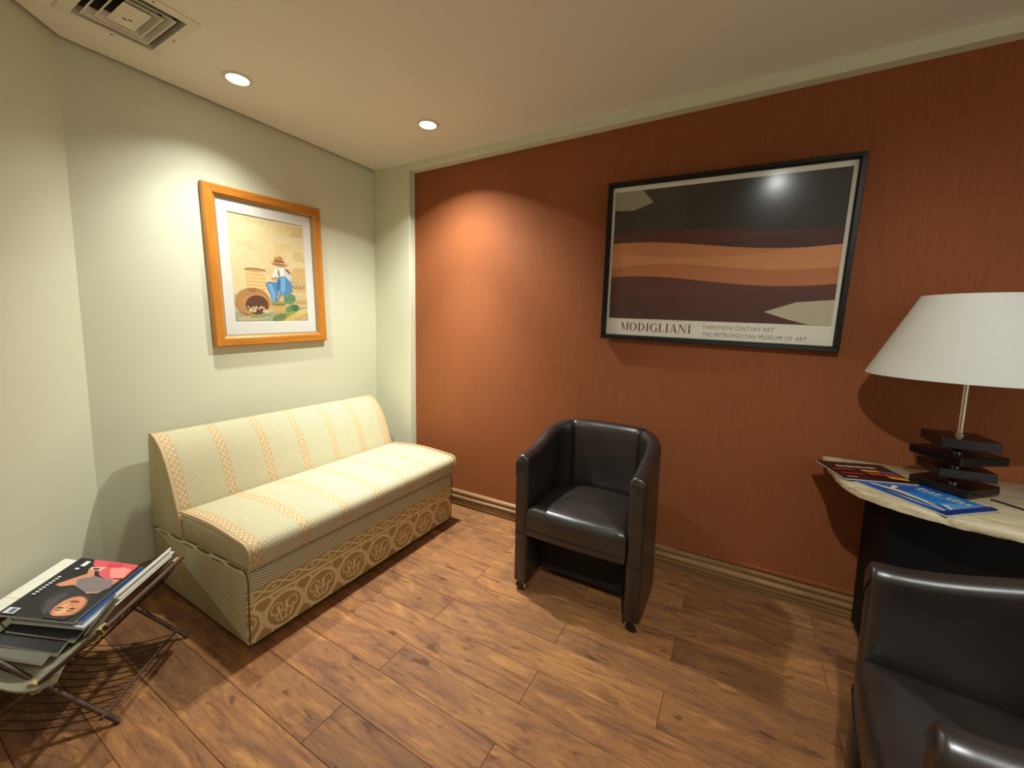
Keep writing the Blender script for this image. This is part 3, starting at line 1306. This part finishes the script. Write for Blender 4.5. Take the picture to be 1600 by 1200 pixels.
ink_print('print', sh, (.0085, -mw, -mh + mo), (0, 1, 0), (0, 0, 1), (1, 0, 0), 'print_matte', pic, .00001)

# ================================================================== POSTER ON THE TERRACOTTA WALL
pos = thing('framed_poster', 'black framed landscape museum poster with a white text strip, on the terracotta wall', 'picture', (2.298, D - .023, 1.627), (math.radians(2.9), math.radians(1.5), 0))
QW, QH = 1.052, .81
plp = lambda u_, v_, n_: Vector((u_, -n_ - .012, v_))
frame_rails(pos, QW / 2, QH / 2, .024, .034, plp, ('black_frame', 'black_frame'))
bm = bmesh.new()
box(bm, -QW / 2 + .02, QW / 2 - .02, -.020, -.014, -QH / 2 + .02, QH / 2 - .02)
obj('sheet', bm, 'paper_white', pos)
bm = bmesh.new()
box(bm, -QW / 2 + .02, QW / 2 - .02, -.027, -.0255, -QH / 2 + .02, QH / 2 - .02)
obj('glass', bm, 'frame_glass', pos)
# the printed picture: a plain abstract of dark sky, dunes and maroon ground
AX0, AX1, AZ0, AZ1 = -.488, .488, -.292, .358
aw, ah = AX1 - AX0, AZ1 - AZ0


def wave(y0, amp, ph, fr, n=30, x0=0., x1=1.):
    return [((x0 + (x1 - x0) * i / n) * aw, (y0 + amp * math.sin(ph + fr * (x0 + (x1 - x0) * i / n))) * ah) for i in range(n + 1)]


sh = [(S(46, 38, 34), rect(0, 0, aw, ah))]
sh.append((S(56, 46, 42), rect(.10 * aw, .62 * ah, .36 * aw, ah)))
sh.append((S(86, 36, 28), wave(.66, .03, .4, 5) + [(aw, 0), (0, 0)]))
sh.append((S(70, 30, 25), wave(.60, .025, 2.0, 6) + [(aw, 0), (0, 0)]))
sh.append((S(196, 124, 76), wave(.56, .045, 1.2, 4.2) + [(aw, 0), (0, 0)]))
sh.append((S(206, 136, 86), wave(.50, .03, 2.4, 5.0) + [(aw, 0), (0, 0)]))
sh.append((S(184, 112, 68), wave(.40, .03, .2, 5.5) + [(aw, 0), (0, 0)]))
sh.append((S(92, 44, 36), wave(.30, .04, 1.0, 4.6) + [(aw, 0), (0, 0)]))
sh.append((S(84, 38, 33), wave(.20, .025, 3.0, 6.5) + [(aw, 0), (0, 0)]))
sh.append((S(76, 35, 31), wave(.10, .02, 1.0, 8.0) + [(aw, 0), (0, 0)]))
sh.append((S(150, 146, 122), [(0, ah * .86), (0, ah), (.14 * aw, ah), (.2 * aw, ah * .9), (.1 * aw, ah * .85)]))
sh.append((S(188, 176, 150), [(aw, 0), (aw, ah * .17), (aw * .86, ah * .15), (aw * .74, ah * .08), (aw * .84, ah * .03), (aw * .92, 0)]))
ink_print('print', sh, (AX0, -.0201, AZ0), (1, 0, 0), (0, 0, 1), (0, -1, 0), 'print_matte', pos, .0003)

# serif capitals for the artist line, drawn letter by letter (cell height 1)
TH, TN, SF = .17, .055, .05


def serif(x, y_, wd):
    return rect(x - wd / 2, y_, x + wd / 2, y_ + SF) if y_ < .5 else rect(x - wd / 2, y_ - SF, x + wd / 2, y_)


def arc_band(cx, cy, a, b, t0, t1, thick_x, thick_y, n=28):
    out, inn = [], []
    for k_ in range(n + 1):
        t = t0 + (t1 - t0) * k_ / n
        out.append((cx + a * math.cos(t), cy + b * math.sin(t)))
        inn.append((cx + (a - thick_x) * math.cos(t), cy + (b - thick_y) * math.sin(t)))
    return out + inn[::-1]


def ring_band(cx, cy, a, b, tx, ty):
    return [arc_band(cx, cy, a, b, 0, PI, tx, ty), arc_band(cx, cy, a, b, PI, 2 * PI, tx, ty)]


def glyph(c):
    if c == 'M':
        return 1.02, [rect(.12, 0, .12 + TN, 1), rect(.78, 0, .78 + TH, 1), [(.06, 1), (.06 + TH + .03, 1), (.53, .18), (.47, .0)], [(.47, 0), (.53, .14), (.80, 1), (.74, 1)], serif(.147, 0, .24), serif(.865, 0, .32), serif(.12, 1, .22), serif(.87, 1, .30)]
    if c == 'O':
        return .98, ring_band(.49, .5, .44, .52, TH, TN)
    if c == 'D':
        return .92, [rect(.12, 0, .12 + TH, 1), arc_band(.30, .5, .56, .5, -PI / 2, PI / 2, TH, TN), rect(.12, 0, .33, TN), rect(.12, 1 - TN, .33, 1), serif(.18, 0, .30), serif(.18, 1, .30)]
    if c == 'I':
        return .44, [rect(.135, 0, .135 + TH, 1), serif(.22, 0, .34), serif(.22, 1, .34)]
    if c == 'G':
        return .96, [arc_band(.50, .5, .45, .52, .75, PI, TH, TN), arc_band(.50, .5, .45, .52, PI, 2 * PI - .75, TH, TN), rect(.73, .0, .73 + TH * .85, .44), serif(.80, .46, .32), rect(.80, .70, .84, .98)]
    if c == 'L':
        return .74, [rect(.12, 0, .12 + TH, 1), rect(.12, 0, .68, TN), rect(.64, 0, .68, .26), serif(.2, 1, .34), serif(.16, 0, .24)]
    if c == 'A':
        return .92, [[(.10, 0), (.16, 0), (.49, .93), (.46, 1)], [(.66, 0), (.66 + TH + .02, 0), (.52, 1), (.44, 1), (.42, .92)], rect(.24, .30, .70, .30 + TN), serif(.13, 0, .24), serif(.76, 0, .32)]
    if c == 'N':
        return .98, [rect(.14, 0, .14 + TN, 1), rect(.78, 0, .78 + TN, 1), [(.06, 1), (.06 + TH + .02, 1), (.835, .12), (.835, -.02), (.78, -.02)], serif(.165, 0, .24), serif(.80, 1, .24), serif(.12, 1, .2)]


x = 0
sh = []
for c in 'MODIGLIANI':
    wd, polys = glyph(c)
    for p in polys:
        sh.append((S(112, 40, 30), [((x + a) * .044, b * .044) for a, b in p]))
    x += wd + .06
span = x * .044
kx = .357 / span
sh = [(c, [(a * kx, b) for a, b in p]) for c, p in sh]
lt = ink_print('lettering', sh, (-.422, -.0202, -.357), (1, 0, 0), (0, 0, 1), (0, -1, 0), 'print_matte', pos, .000002)
lt['kind'] = 'stuff'
mat('grey_ink', srgb(112, 104, 92), .7)
for body, zz, wd in (('TWENTIETH CENTURY ART', -.331, .300), ('THE METROPOLITAN MUSEUM OF ART', -.366, .428)):
    o = text_mesh('lettering', body, .027, 'grey_ink', pos, (-.018, -.0203, zz), (PI / 2, 0, 0), spacing=1.12)
    o.scale.x = wd / max(v.co.x for v in o.data.vertices)

# ================================================================== STONE TABLE, LAMP, MAGAZINES
TZ = .74
tab = thing('side_table', 'pale travertine topped side table on a black pedestal, below the lamp', 'table', (3.22, -.2, 0))
outl = [(2.80, .045), (2.800, -.12), (2.806, -.23), (2.818, -.30), (2.852, -.382), (2.93, -.444), (3.07, -.506), (3.18, -.522), (3.4, -.522), (3.54, -.49), (3.62, -.41), (3.655, -.28), (3.66, .045)]
outl = resample(outl, 110)
bm = bmesh.new()
rng = random.Random(5)
rings = []
jit = [rng.uniform(-.003, .004) for _ in outl]
for z, ins in ((-.030, .006), (-.028, .002), (-.018, 0), (-.010, .0), (-.003, .001), (0, .004)):
    rg = []
    for i, (x, y_) in enumerate(outl):
        rough = (jit[i] + rng.uniform(-.0015, .0015)) if y_ < .04 else 0
        d = Vector((3.22 - x, -.2 - y_)).normalized() * (ins + rough)
        rg.append(bm.verts.new((x + d.x - 3.22, y_ + d.y + .2, TZ + z)))
    rings.append(rg)
loft(bm, rings)
smooth(obj('table_top', bm, 'travertine', tab), 50)
ped = [(2.925, -.29), (3.36, -.29), (3.36, .02), (2.925, .02)]
bm = bmesh.new()
box(bm, 2.955 - 3.22, 3.37 - 3.22, -.30 + .2, .02 + .2, .03, TZ - .030, bev=.003)
obj('pedestal', bm, 'black_lacquer', tab)
bm = bmesh.new()
box(bm, 2.97 - 3.22, 3.355 - 3.22, -.285 + .2, .01 + .2, 0, .031)
obj('plinth', bm, 'black_lacquer', tab)

LX, LY = 3.14, -.185
lamp = thing('table_lamp', 'unlit table lamp with wide white drum-cone shade and stacked black plate base', 'lamp', (LX, LY, TZ))


def plate(z0, z1, sx, sy, rot, ox=0, oy=0):
    bm = bmesh.new()
    box(bm, -sx / 2, sx / 2, -sy / 2, sy / 2, z0, z1, bev=.0025)
    bmesh.ops.rotate(bm, verts=bm.verts, cent=(0, 0, 0), matrix=Matrix.Rotation(rot, 3, 'Z'))
    bmesh.ops.translate(bm, verts=bm.verts, vec=(ox, oy, 0))
    return obj('base_plate', bm, 'black_glass', lamp)


plate(.010, .036, .165, .165, math.radians(44))
plate(.062, .094, .15, .15, math.radians(6))
plate(.116, .146, .172, .172, math.radians(32))
plate(.166, .200, .150, .150, math.radians(4))
for (x, y_) in ((-.08, 0), (.08, 0), (0, .08), (0, -.08)):
    bm = bmesh.new()
    lathe(bm, [(.008, 0), (.009, .0105)], x, y_, n=10)
    obj('foot', bm, 'black_plastic', lamp)
for z0, z1 in ((.036, .062), (.094, .116), (.146, .166)):
    bm = bmesh.new()
    lathe(bm, [(.010, z0), (.0125, z0 + .003), (.0125, z1 - .003), (.010, z1)], n=18)
    smooth(obj('spacer', bm, 'chrome', lamp))
bm = bmesh.new()
lathe(bm, [(.013, .200), (.013, .206), (.0085, .209), (.0085, .52), (.012, .522), (.012, .535)], n=18)
smooth(obj('pole', bm, 'brushed_metal', lamp))
ZB, ZS = .405, .690
bm = bmesh.new()
lathe(bm, [(.016, .535), (.018, .545), (.018, .585), (.014, .59)], n=18)
so = smooth(obj('bulb_socket', bm, 'black_plastic', lamp))
bm = bmesh.new()
lathe(bm, [(.013, .59), (.014, .60), (.026, .625), (.029, .645), (.022, .662), (.001, .668)], n=20)
smooth(obj('bulb', bm, 'paper_white', so))
RB, RT = .270, .142
bm = bmesh.new()
rings = []
prof = [(RB, ZB), (RB + .001, ZB + .004), (RT + .001, ZS - .004), (RT, ZS), (RT - .004, ZS - .002), (RB - .004, ZB + .002)]
rings = [[bm.verts.new((r_ * math.cos(2 * PI * q / 72), r_ * math.sin(2 * PI * q / 72), z)) for q in range(72)] for r_, z in prof]
loft(bm, rings, closed=True, cap=False)
smooth(obj('lamp_shade', bm, 'shade_linen', lamp), 50)
bm = bmesh.new()
for k_ in range(3):
    a_ = 2 * PI * k_ / 3
    tube(bm, [(.012 * math.cos(a_), .012 * math.sin(a_), .54), (.06 * math.cos(a_), .06 * math.sin(a_), .56), ((RT - .003) * math.cos(a_), (RT - .003) * math.sin(a_), ZS - .012)], .002, 6)
rq = [((RT - .004) * math.cos(2 * PI * q / 40), (RT - .004) * math.sin(2 * PI * q / 40), ZS - .012) for q in range(40)]
tube(bm, rq, .002, 6, closed=True)
obj('shade_carrier', bm, 'brushed_metal', lamp)
bm = bmesh.new()
cp = [(.075, -.06), (.105, -.09), (.135, -.125), (.19, -.165), (.27, -.20), (.36, -.20), (.42, -.12), (.44, .05), (.44, .16)]
tube(bm, [(a, b, .005) for a, b in cp], .0028, 7)
smooth(obj('cord', bm, 'cable_black', lamp), 80)


def magazine(name, label, w_, h_, th, loc, rot, cover, group, cover_mat='print_gloss', curl=None, bend=None):
    """w_ along local x, h_ along local y, cover facing +z"""
    root = thing(name, label, 'magazine', loc, rot, group)
    bm = bmesh.new()
    nx, ny = 12, 16

    def z_of(x, y_):
        return curl(x, y_) if curl else 0.
    g0 = [[bm.verts.new((w_ * i / nx, h_ * j / ny, z_of(w_ * i / nx, h_ * j / ny))) for i in range(nx + 1)] for j in range(ny + 1)]
    g1 = [[bm.verts.new((w_ * i / nx, h_ * j / ny, z_of(w_ * i / nx, h_ * j / ny) + th)) for i in range(nx + 1)] for j in range(ny + 1)]
    for g in (g0, g1):
        for j in range(ny):
            for i in range(nx):
                bm.faces.new((g[j][i], g[j][i + 1], g[j + 1][i + 1], g[j + 1][i]))
    for i in range(nx):
        bm.faces.new((g0[0][i], g0[0][i + 1], g1[0][i + 1], g1[0][i]))
        bm.faces.new((g0[ny][i], g0[ny][i + 1], g1[ny][i + 1], g1[ny][i]))
    for j in range(ny):
        bm.faces.new((g0[j][0], g0[j + 1][0], g1[j + 1][0], g1[j][0]))
        bm.faces.new((g0[j][nx], g0[j + 1][nx], g1[j + 1][nx], g1[j][nx]))
    obj('pages', bm, 'page_edge', root)
    # cover wraps top and bottom: thin printed sheet, clipped on a grid so it can follow the curl
    for side in (1, -1):
        verts, faces, cols = [], [], []
        shapes = cover if side == 1 else cover[:1]
        for li, (col, pts) in enumerate(shapes):
            dens = []
            for i in range(len(pts)):
                a, b = Vector(pts[i]), Vector(pts[(i + 1) % len(pts)])
                m_ = max(1, int((b - a).length / .02)) if curl else 1
                dens += [tuple(a.lerp(b, q / m_)) for q in range(m_)]
            if li == 0 and curl:
                base_i = len(verts)
                for j in range(ny + 1):
                    for i in range(nx + 1):
                        x, y_ = w_ * i / nx, h_ * j / ny
                        verts.append((x, y_, z_of(x, y_) + (th + .0003 if side == 1 else -.0003)))
                for j in range(ny):
                    for i in range(nx):
                        a = base_i + j * (nx + 1) + i
                        faces.append([a, a + 1, a + nx + 2, a + nx + 1])
                        cols.append(col)
                continue
            tri = tessellate_polygon([[Vector((x, y_, 0)) for x, y_ in dens]])
            b0 = len(verts)
            for (x, y_) in dens:
                verts.append((x, y_, z_of(x, y_) + (th + .0003 + .00012 * li if side == 1 else -.0003)))
            for t in tri:
                faces.append([b0 + i for i in t])
                cols.append(col)
        me = bpy.data.meshes.new('cover')
        me.from_pydata(verts, [], faces)
        at_ = me.color_attributes.new('ink', 'FLOAT_COLOR', 'CORNER')
        for p, c in zip(me.polygons, cols):
            for l_ in p.loop_indices:
                at_.data[l_].color = c
        me.materials.append(MATS[cover_mat])
        o = bpy.data.objects.new('front_cover' if side == 1 else 'back_cover', me)
        COL.objects.link(o)
        o.parent = root
    return root


# black brochure at the table's left corner (x along its long edge)
bw, bh = .235, .212
cv = [(S(30, 20, 20), rect(0, 0, bw, bh)), (S(58, 24, 24), rect(.012, .02, .10, .05))]
cv += [(S(214, 208, 196), rect(.05 + .0125 * i, .145 - .001 * (i % 2), .0585 + .0125 * i, .168 - .003 * (i % 3))) for i in range(11)]
cv += [(S(170, 40, 34), [(.012, .115), (.09, .12), (.092, .105), (.014, .098)]), (S(150, 34, 44), [(.02, .072), (.10, .075), (.10, .055), (.022, .052)]),
       (S(240, 178, 54), [(.112, .122), (.17, .12), (.175, .10), (.115, .102)]), (S(96, 110, 160), [(.17, .12), (.222, .108), (.222, .088), (.175, .10)]),
       (S(200, 56, 40), [(.115, .09), (.18, .088), (.222, .08), (.222, .06), (.12, .062)]), (S(244, 186, 60), [(.165, .058), (.226, .05), (.222, .022), (.172, .036)]),
       (S(205, 198, 186), rect(.022, .018, .055, .026))]
magazine('magazine', 'black brochure with red and yellow blocks at the left corner of the stone table', bw, bh, .004, (2.818, -.292, TZ + .0065), (0, math.radians(0), math.radians(17)), cv, 'magazines on the stone table')
# blue magazine beside and slightly under the lamp
bw, bh = .277, .212
cv = [(S(22, 92, 184), rect(0, 0, bw, bh)), (S(44, 132, 214), [(.10, .07), (bw, .03), (bw, bh), (.16, bh), (.12, .13)]), (S(96, 174, 232), [(.2, .08), (bw, .06), (bw, .18), (.24, .2)])]
cv += [(S(226, 226, 214), [(.02, .045), (.09, .075), (.20, .065), (.262, .035), (.255, .028), (.18, .048), (.10, .052), (.03, .035)]),
       (S(58, 66, 84), [(.03, .036), (.10, .05), (.18, .046), (.16, .030), (.08, .028)]), (S(180, 190, 196), [(.08, .03), (.16, .034), (.25, .024), (.17, .018)]),
       (S(232, 230, 220), [(.055, .10), (.075, .055), (.085, .058), (.072, .104)]), (S(40, 50, 90), [(.19, .06), (.245, .05), (.24, .044), (.192, .054)]),
       (S(236, 234, 224), [(.21, .082), (.262, .052), (.268, .056), (.222, .09)])]
for i in range(9):
    if i != 4:
        x = .095 + .0165 * i
        cv.append((S(222, 224, 206), rect(x, .150, x + .010, .172 + .006 * (i % 3 == 0))))
for i in range(14):
    x = .10 + .0095 * i
    cv.append((S(206, 222, 232), rect(x, .131, x + .006, .138)))
cv.append((S(226, 222, 200), ell(.04, .175, .022, .016)))
cv.append((S(22, 92, 184), ell(.042, .177, .013, .008)))
cv.append((S(38, 52, 128), rect(.255, 0, bw, bh)))
magazine('magazine', 'blue magazine with a white aircraft-like shape, in front of the lamp base', bw, bh, .004, (2.850, -.288, TZ + .0012), (0, 0, math.radians(-49.5)), cv, 'magazines on the stone table')

# ================================================================== MAGAZINE RACK (x = along the wall s, y = from the wall d)
RO = Vector((.337, -1.964, 0))
ra = Vector((-.644, .765, 0)).normalized()
rack_rot = math.atan2(ra.y, ra.x)      # local +x = s ; local -y = d
rack = thing('magazine_rack', 'folding X-frame dark wood magazine rack with wire slings by the angled wall', 'rack', RO, (0, 0, rack_rot))


def R3(s, d, z):
    return (s, -d, z)


S0, S1 = -.172, .190
for s in (S0, S1):
    for (d0, d1, z1, off) in ((.06, .462, .346, -.008), (.462, .086, .323, .008)):
        bm = bmesh.new()
        tube(bm, [R3(s + off, d0, .006), R3(s + off, .261, .172), R3(s + off, d1, z1)], .0075, 10)
        smooth(obj('leg', bm, 'rack_wood', rack), 60)
for d, z in ((.462, .346), (.086, .323)):
    bm = bmesh.new()
    tube(bm, [R3(S0 - .012, d, z), R3(S1 + .012, d, z)], .0085, 10)
    smooth(obj('top_rail', bm, 'rack_wood', rack), 60)
for d in (.425, .097):
    bm = bmesh.new()
    tube(bm, [R3(S0 - .008, d, .037), R3(S1 + .008, d, .037)], .0055, 8)
    smooth(obj('lower_rail', bm, 'rack_wood', rack), 60)
bm = bmesh.new()
tube(bm, [R3(S0 - .012, .261, .172), R3(S1 + .012, .261, .172)], .006, 8)
smooth(obj('pivot_bar', bm, 'rack_wood', rack), 60)
# raffia bindings at the joints
for s in (S0, S1):
    for (d, z, rad) in ((.261, .172, .019), (.447, .333, .013), (.098, .312, .013)):
        bm = bmesh.new()
        pts = []
        for q in range(43):
            t = 2 * PI * q / 7
            yy = -.014 + .028 * q / 42
            pts.append(R3(s + yy, d + rad * math.cos(t), z + rad * math.sin(t)))
        tube(bm, pts, .0028, 5)
        smooth(obj('binding', bm, 'raffia', rack), 80)
# wire slings
for q in range(12):
    s = S0 + .012 + (S1 - S0 - .024) * q / 11
    bm = bmesh.new()
    tube(bm, [R3(s, .425 - .328 * t_ / 10, .037 - .026 * math.sin(PI * t_ / 10)) for t_ in range(11)], .0017, 5)
    obj('lower_wire', bm, 'wire_metal', rack)
    bm = bmesh.new()
    tube(bm, [R3(s, .462 - .376 * t_ / 12, .346 - .023 * t_ / 12 - .145 * math.sin(PI * t_ / 12) ** .8) for t_ in range(13)], .0017, 5)
    obj('upper_wire', bm, 'wire_metal', rack)

# --- things in the rack.  Local frame of each: x along -s (near the viewer), y towards the wall ...
RM = Matrix.Translation(RO) @ Matrix.Rotation(rack_rot, 4, 'Z')


def lay(root, s_far, d_hi, z_hi, d_lo, z_lo):
    """place so that local +x runs from far end to near end (-s), local +y from high edge to low edge, +z = cover side"""
    hi_, lo_ = Vector(R3(0, d_hi, z_hi)), Vector(R3(0, d_lo, z_lo))
    ey = (lo_ - hi_).normalized()
    ex = Vector((-1, 0, 0))
    ez = ex.cross(ey)
    m_ = Matrix((ex, ey, ez)).transposed().to_4x4()
    m_.translation = hi_ + Vector((s_far, 0, 0))
    root.matrix_world = RM @ m_
    return root


mw_, mh_ = .315, .212
skin, skin2 = S(204, 136, 98), S(166, 98, 66)
cv = [(S(26, 25, 28), rect(0, 0, mw_, mh_)),
      (S(214, 84, 92), [(.0, .012), (.085, .010), (.10, .06), (.085, .09), (.05, .12), (.03, .15), (.0, .165)]),
      (S(236, 142, 130), [(.03, .02), (.082, .012), (.09, .05), (.05, .08), (.02, .085)]),
      (S(200, 60, 78), [(.008, .06), (.03, .055), (.035, .10), (.01, .11)]),
      (S(224, 182, 160), [(.035, .10), (.06, .105), (.07, .135), (.045, .145)]),
      (S(90, 40, 50), [(.045, .112), (.06, .115), (.06, .13), (.048, .134)]),
      (skin, [(.055, .145), (.085, .13), (.115, .15), (.158, .175), (.165, .155), (.15, .125), (.165, .085), (.185, .06), (.175, .03), (.14, .02), (.095, .015), (.10, .06), (.095, .10), (.065, .12)]),
      (S(126, 112, 110), [(.092, .10), (.105, .03), (.14, .015), (.17, .03), (.178, .07), (.155, .115), (.12, .135)]),
      (S(46, 42, 46), [(.155, .12), (.20, .15), (.26, .14), (.30, .10), (.298, .05), (.25, .02), (.20, .03), (.185, .07)]),
      (S(70, 64, 66), [(.19, .12), (.24, .135), (.29, .11), (.305, .07), (.29, .06), (.25, .105), (.2, .105)]),
      (skin2, ell(.256, .058, .056, .039, -.12)),
      (skin, ell(.254, .061, .052, .034, -.12)),
      (S(226, 164, 124), ell(.268, .066, .026, .016, -.12)),
      (S(62, 36, 30), ell(.262, .079, .0035, .010, -.1, 12)), (S(62, 36, 30), ell(.260, .046, .0035, .010, -.1, 12)),
      (S(96, 56, 44), stroke([(.271, .088), (.274, .078), (.272, .070)], .003)), (S(96, 56, 44), stroke([(.270, .055), (.272, .046), (.268, .037)], .003)),
      (S(158, 96, 68), stroke([(.262, .064), (.246, .063), (.243, .057)], .003)),
      (S(164, 60, 58), ell(.228, .062, .005, .013, -.1, 14)), (S(120, 40, 42), stroke([(.228, .050), (.2275, .074)], .0015)),
      (S(34, 31, 33), [(.285, .10), (.312, .09), (.313, .03), (.285, .02), (.296, .045), (.300, .07)]),
      (S(222, 222, 218), rect(.018, .165, .05, .18)), (S(222, 222, 218), rect(.062, .17, .072, .182)),
      (S(196, 206, 216), rect(.282, .172, .309, .202)), (S(90, 94, 100), rect(.286, .178, .305, .19))]
for i in range(9):
    cv.append((S(210, 210, 214), rect(.118 + .012 * i, .186 - .001 * (i % 2), .124 + .012 * i, .196)))
cv = [(c, [(a, mh_ - b) for a, b in p]) for c, p in cv]
GR = 'magazines in the rack'
m1 = magazine('magazine', 'black covered fashion magazine with a reclining model in pink, topmost in the rack', mw_, mh_, .006, (0, 0, 0), (0, 0, 0), cv, GR)
lay(m1, .232, .094, .352, .298, .300)
m2 = magazine('folder', 'white paper folder showing from under the black magazine beside the angled wall', .30, .215, .003, (0, 0, 0), (0, 0, 0), [(S(228, 224, 206), rect(0, 0, .30, .215)), (S(190, 96, 96), rect(.225, .001, .2265, .04))], GR)
m2['category'] = 'folder'
# left-leaning pile: parallel sheets under the black magazine, each slid a little along the slope
LU, LN = Vector((.9713, -.2380)), Vector((.2380, .9713))
lo_edge = Vector((.298, .300))
down = [0.]


def lay_left(root, s_far, width, slide, th_):
    down[0] += th_ + .0009
    lo_ = lo_edge + LU * slide - LN * down[0]
    hi_ = lo_ - LU * width
    lay(root, s_far, hi_.x, hi_.y, lo_.x, lo_.y)


lay_left(m2, .228, .215, -.045, .003)
curl2 = lambda x, y_: -1.1 * max(0, x - .20) ** 2 * (1.0 + 1.2 * y_ / .2)
specs_left = [('dark blue magazine edge just beneath the black fashion magazine', S(40, 66, 112), .008, .235, .300, .200, .018, None),
              ('pale grey magazine third down under the black fashion magazine', S(178, 184, 190), .008, .222, .300, .200, .030, None),
              ('charcoal magazine in the middle of the left-leaning pile in the rack', S(52, 50, 52), .009, .205, .300, .190, .022, curl2),
              ('black magazine with curled near corner, lower in the left-leaning pile', S(40, 39, 40), .012, .185, .315, .185, .004, curl2),
              ('olive grey magazine with its near edge curling down over the newspaper', S(112, 110, 96), .010, .160, .315, .165, -.014, curl2)]
for lab, c_, th_, sf, len_, wd_, sl_, cu_ in specs_left:
    m_ = magazine('magazine', lab, len_, wd_, th_, (0, 0, 0), (0, 0, 0), [(c_, rect(0, 0, len_, wd_))], GR, curl=cu_)
    lay_left(m_, sf, wd_, sl_, th_)
specs_right = [('glossy light blue magazine leaning right, first beside the black fashion magazine', S(120, 150, 186), .006, .246, .000, .165),
               ('white spined magazine standing second from the black fashion magazine', S(206, 206, 200), .005, .226, .007, .160),
               ('dark grey magazine standing between two pale ones in the rack', S(62, 62, 66), .007, .238, -.004, .155),
               ('cream catalogue standing next to the right hand top rail', S(198, 186, 150), .005, .230, .006, .160),
               ('brown backed catalogue resting against the right hand top rail', S(120, 88, 62), .005, .208, .003, .150)]
RV, RN = Vector((.608, .794)), Vector((.794, -.608))
off = 0.
for lab, c_, th_, sf, sl_, wd_ in specs_right:
    hi_ = Vector((.396, .368)) + RV * sl_ + RN * off
    lo_ = hi_ - RV * wd_
    off += th_ + .0012
    m_ = magazine('magazine', lab, .290, wd_, th_, (0, 0, 0), (0, 0, 0), [(c_, rect(0, 0, .29, wd_))], GR)
    lay(m_, sf, hi_.x, hi_.y, lo_.x, lo_.y)
# folded newspaper lying in the sling, drooping out of the near end
bm = bmesh.new()
uvl = bm.loops.layers.uv.new('UVMap')
rows_ = []
for j in range(15):
    s = .15 - .345 * j / 14
    rw = []
    for i in range(15):
        t = i / 14
        d = .13 + .20 * t
        z = .250 - .040 * math.sin(PI * t) - .012 * t
        z -= 2.2 * max(0, -.12 - s) ** 1.6 * (.4 + t)
        rw.append((s, d, z))
    rows_.append(rw)
top = [[bm.verts.new(R3(s, d, z + .006)) for s, d, z in rw] for rw in rows_]
bot = [[bm.verts.new(R3(s, d, z)) for s, d, z in rw] for rw in rows_]
for g in (top, bot):
    for j in range(14):
        for i in range(14):
            bm.faces.new((g[j][i], g[j][i + 1], g[j + 1][i + 1], g[j + 1][i]))
for i in range(14):
    for j in (0, 14):
        bm.faces.new((top[j][i], top[j][i + 1], bot[j][i + 1], bot[j][i]))
        bm.faces.new((top[i][j], top[i + 1][j], bot[i + 1][j], bot[i][j]))
for f in bm.faces:
    for lp in f.loops:
        lp[uvl].uv = (lp.vert.co.x, lp.vert.co.y)
news = smooth(obj('newspaper', bm, 'newsprint'), 50)
news.matrix_world = RM
tag(news, 'folded grey newspaper lying in the wire sling, drooping from its near end', 'newspaper')
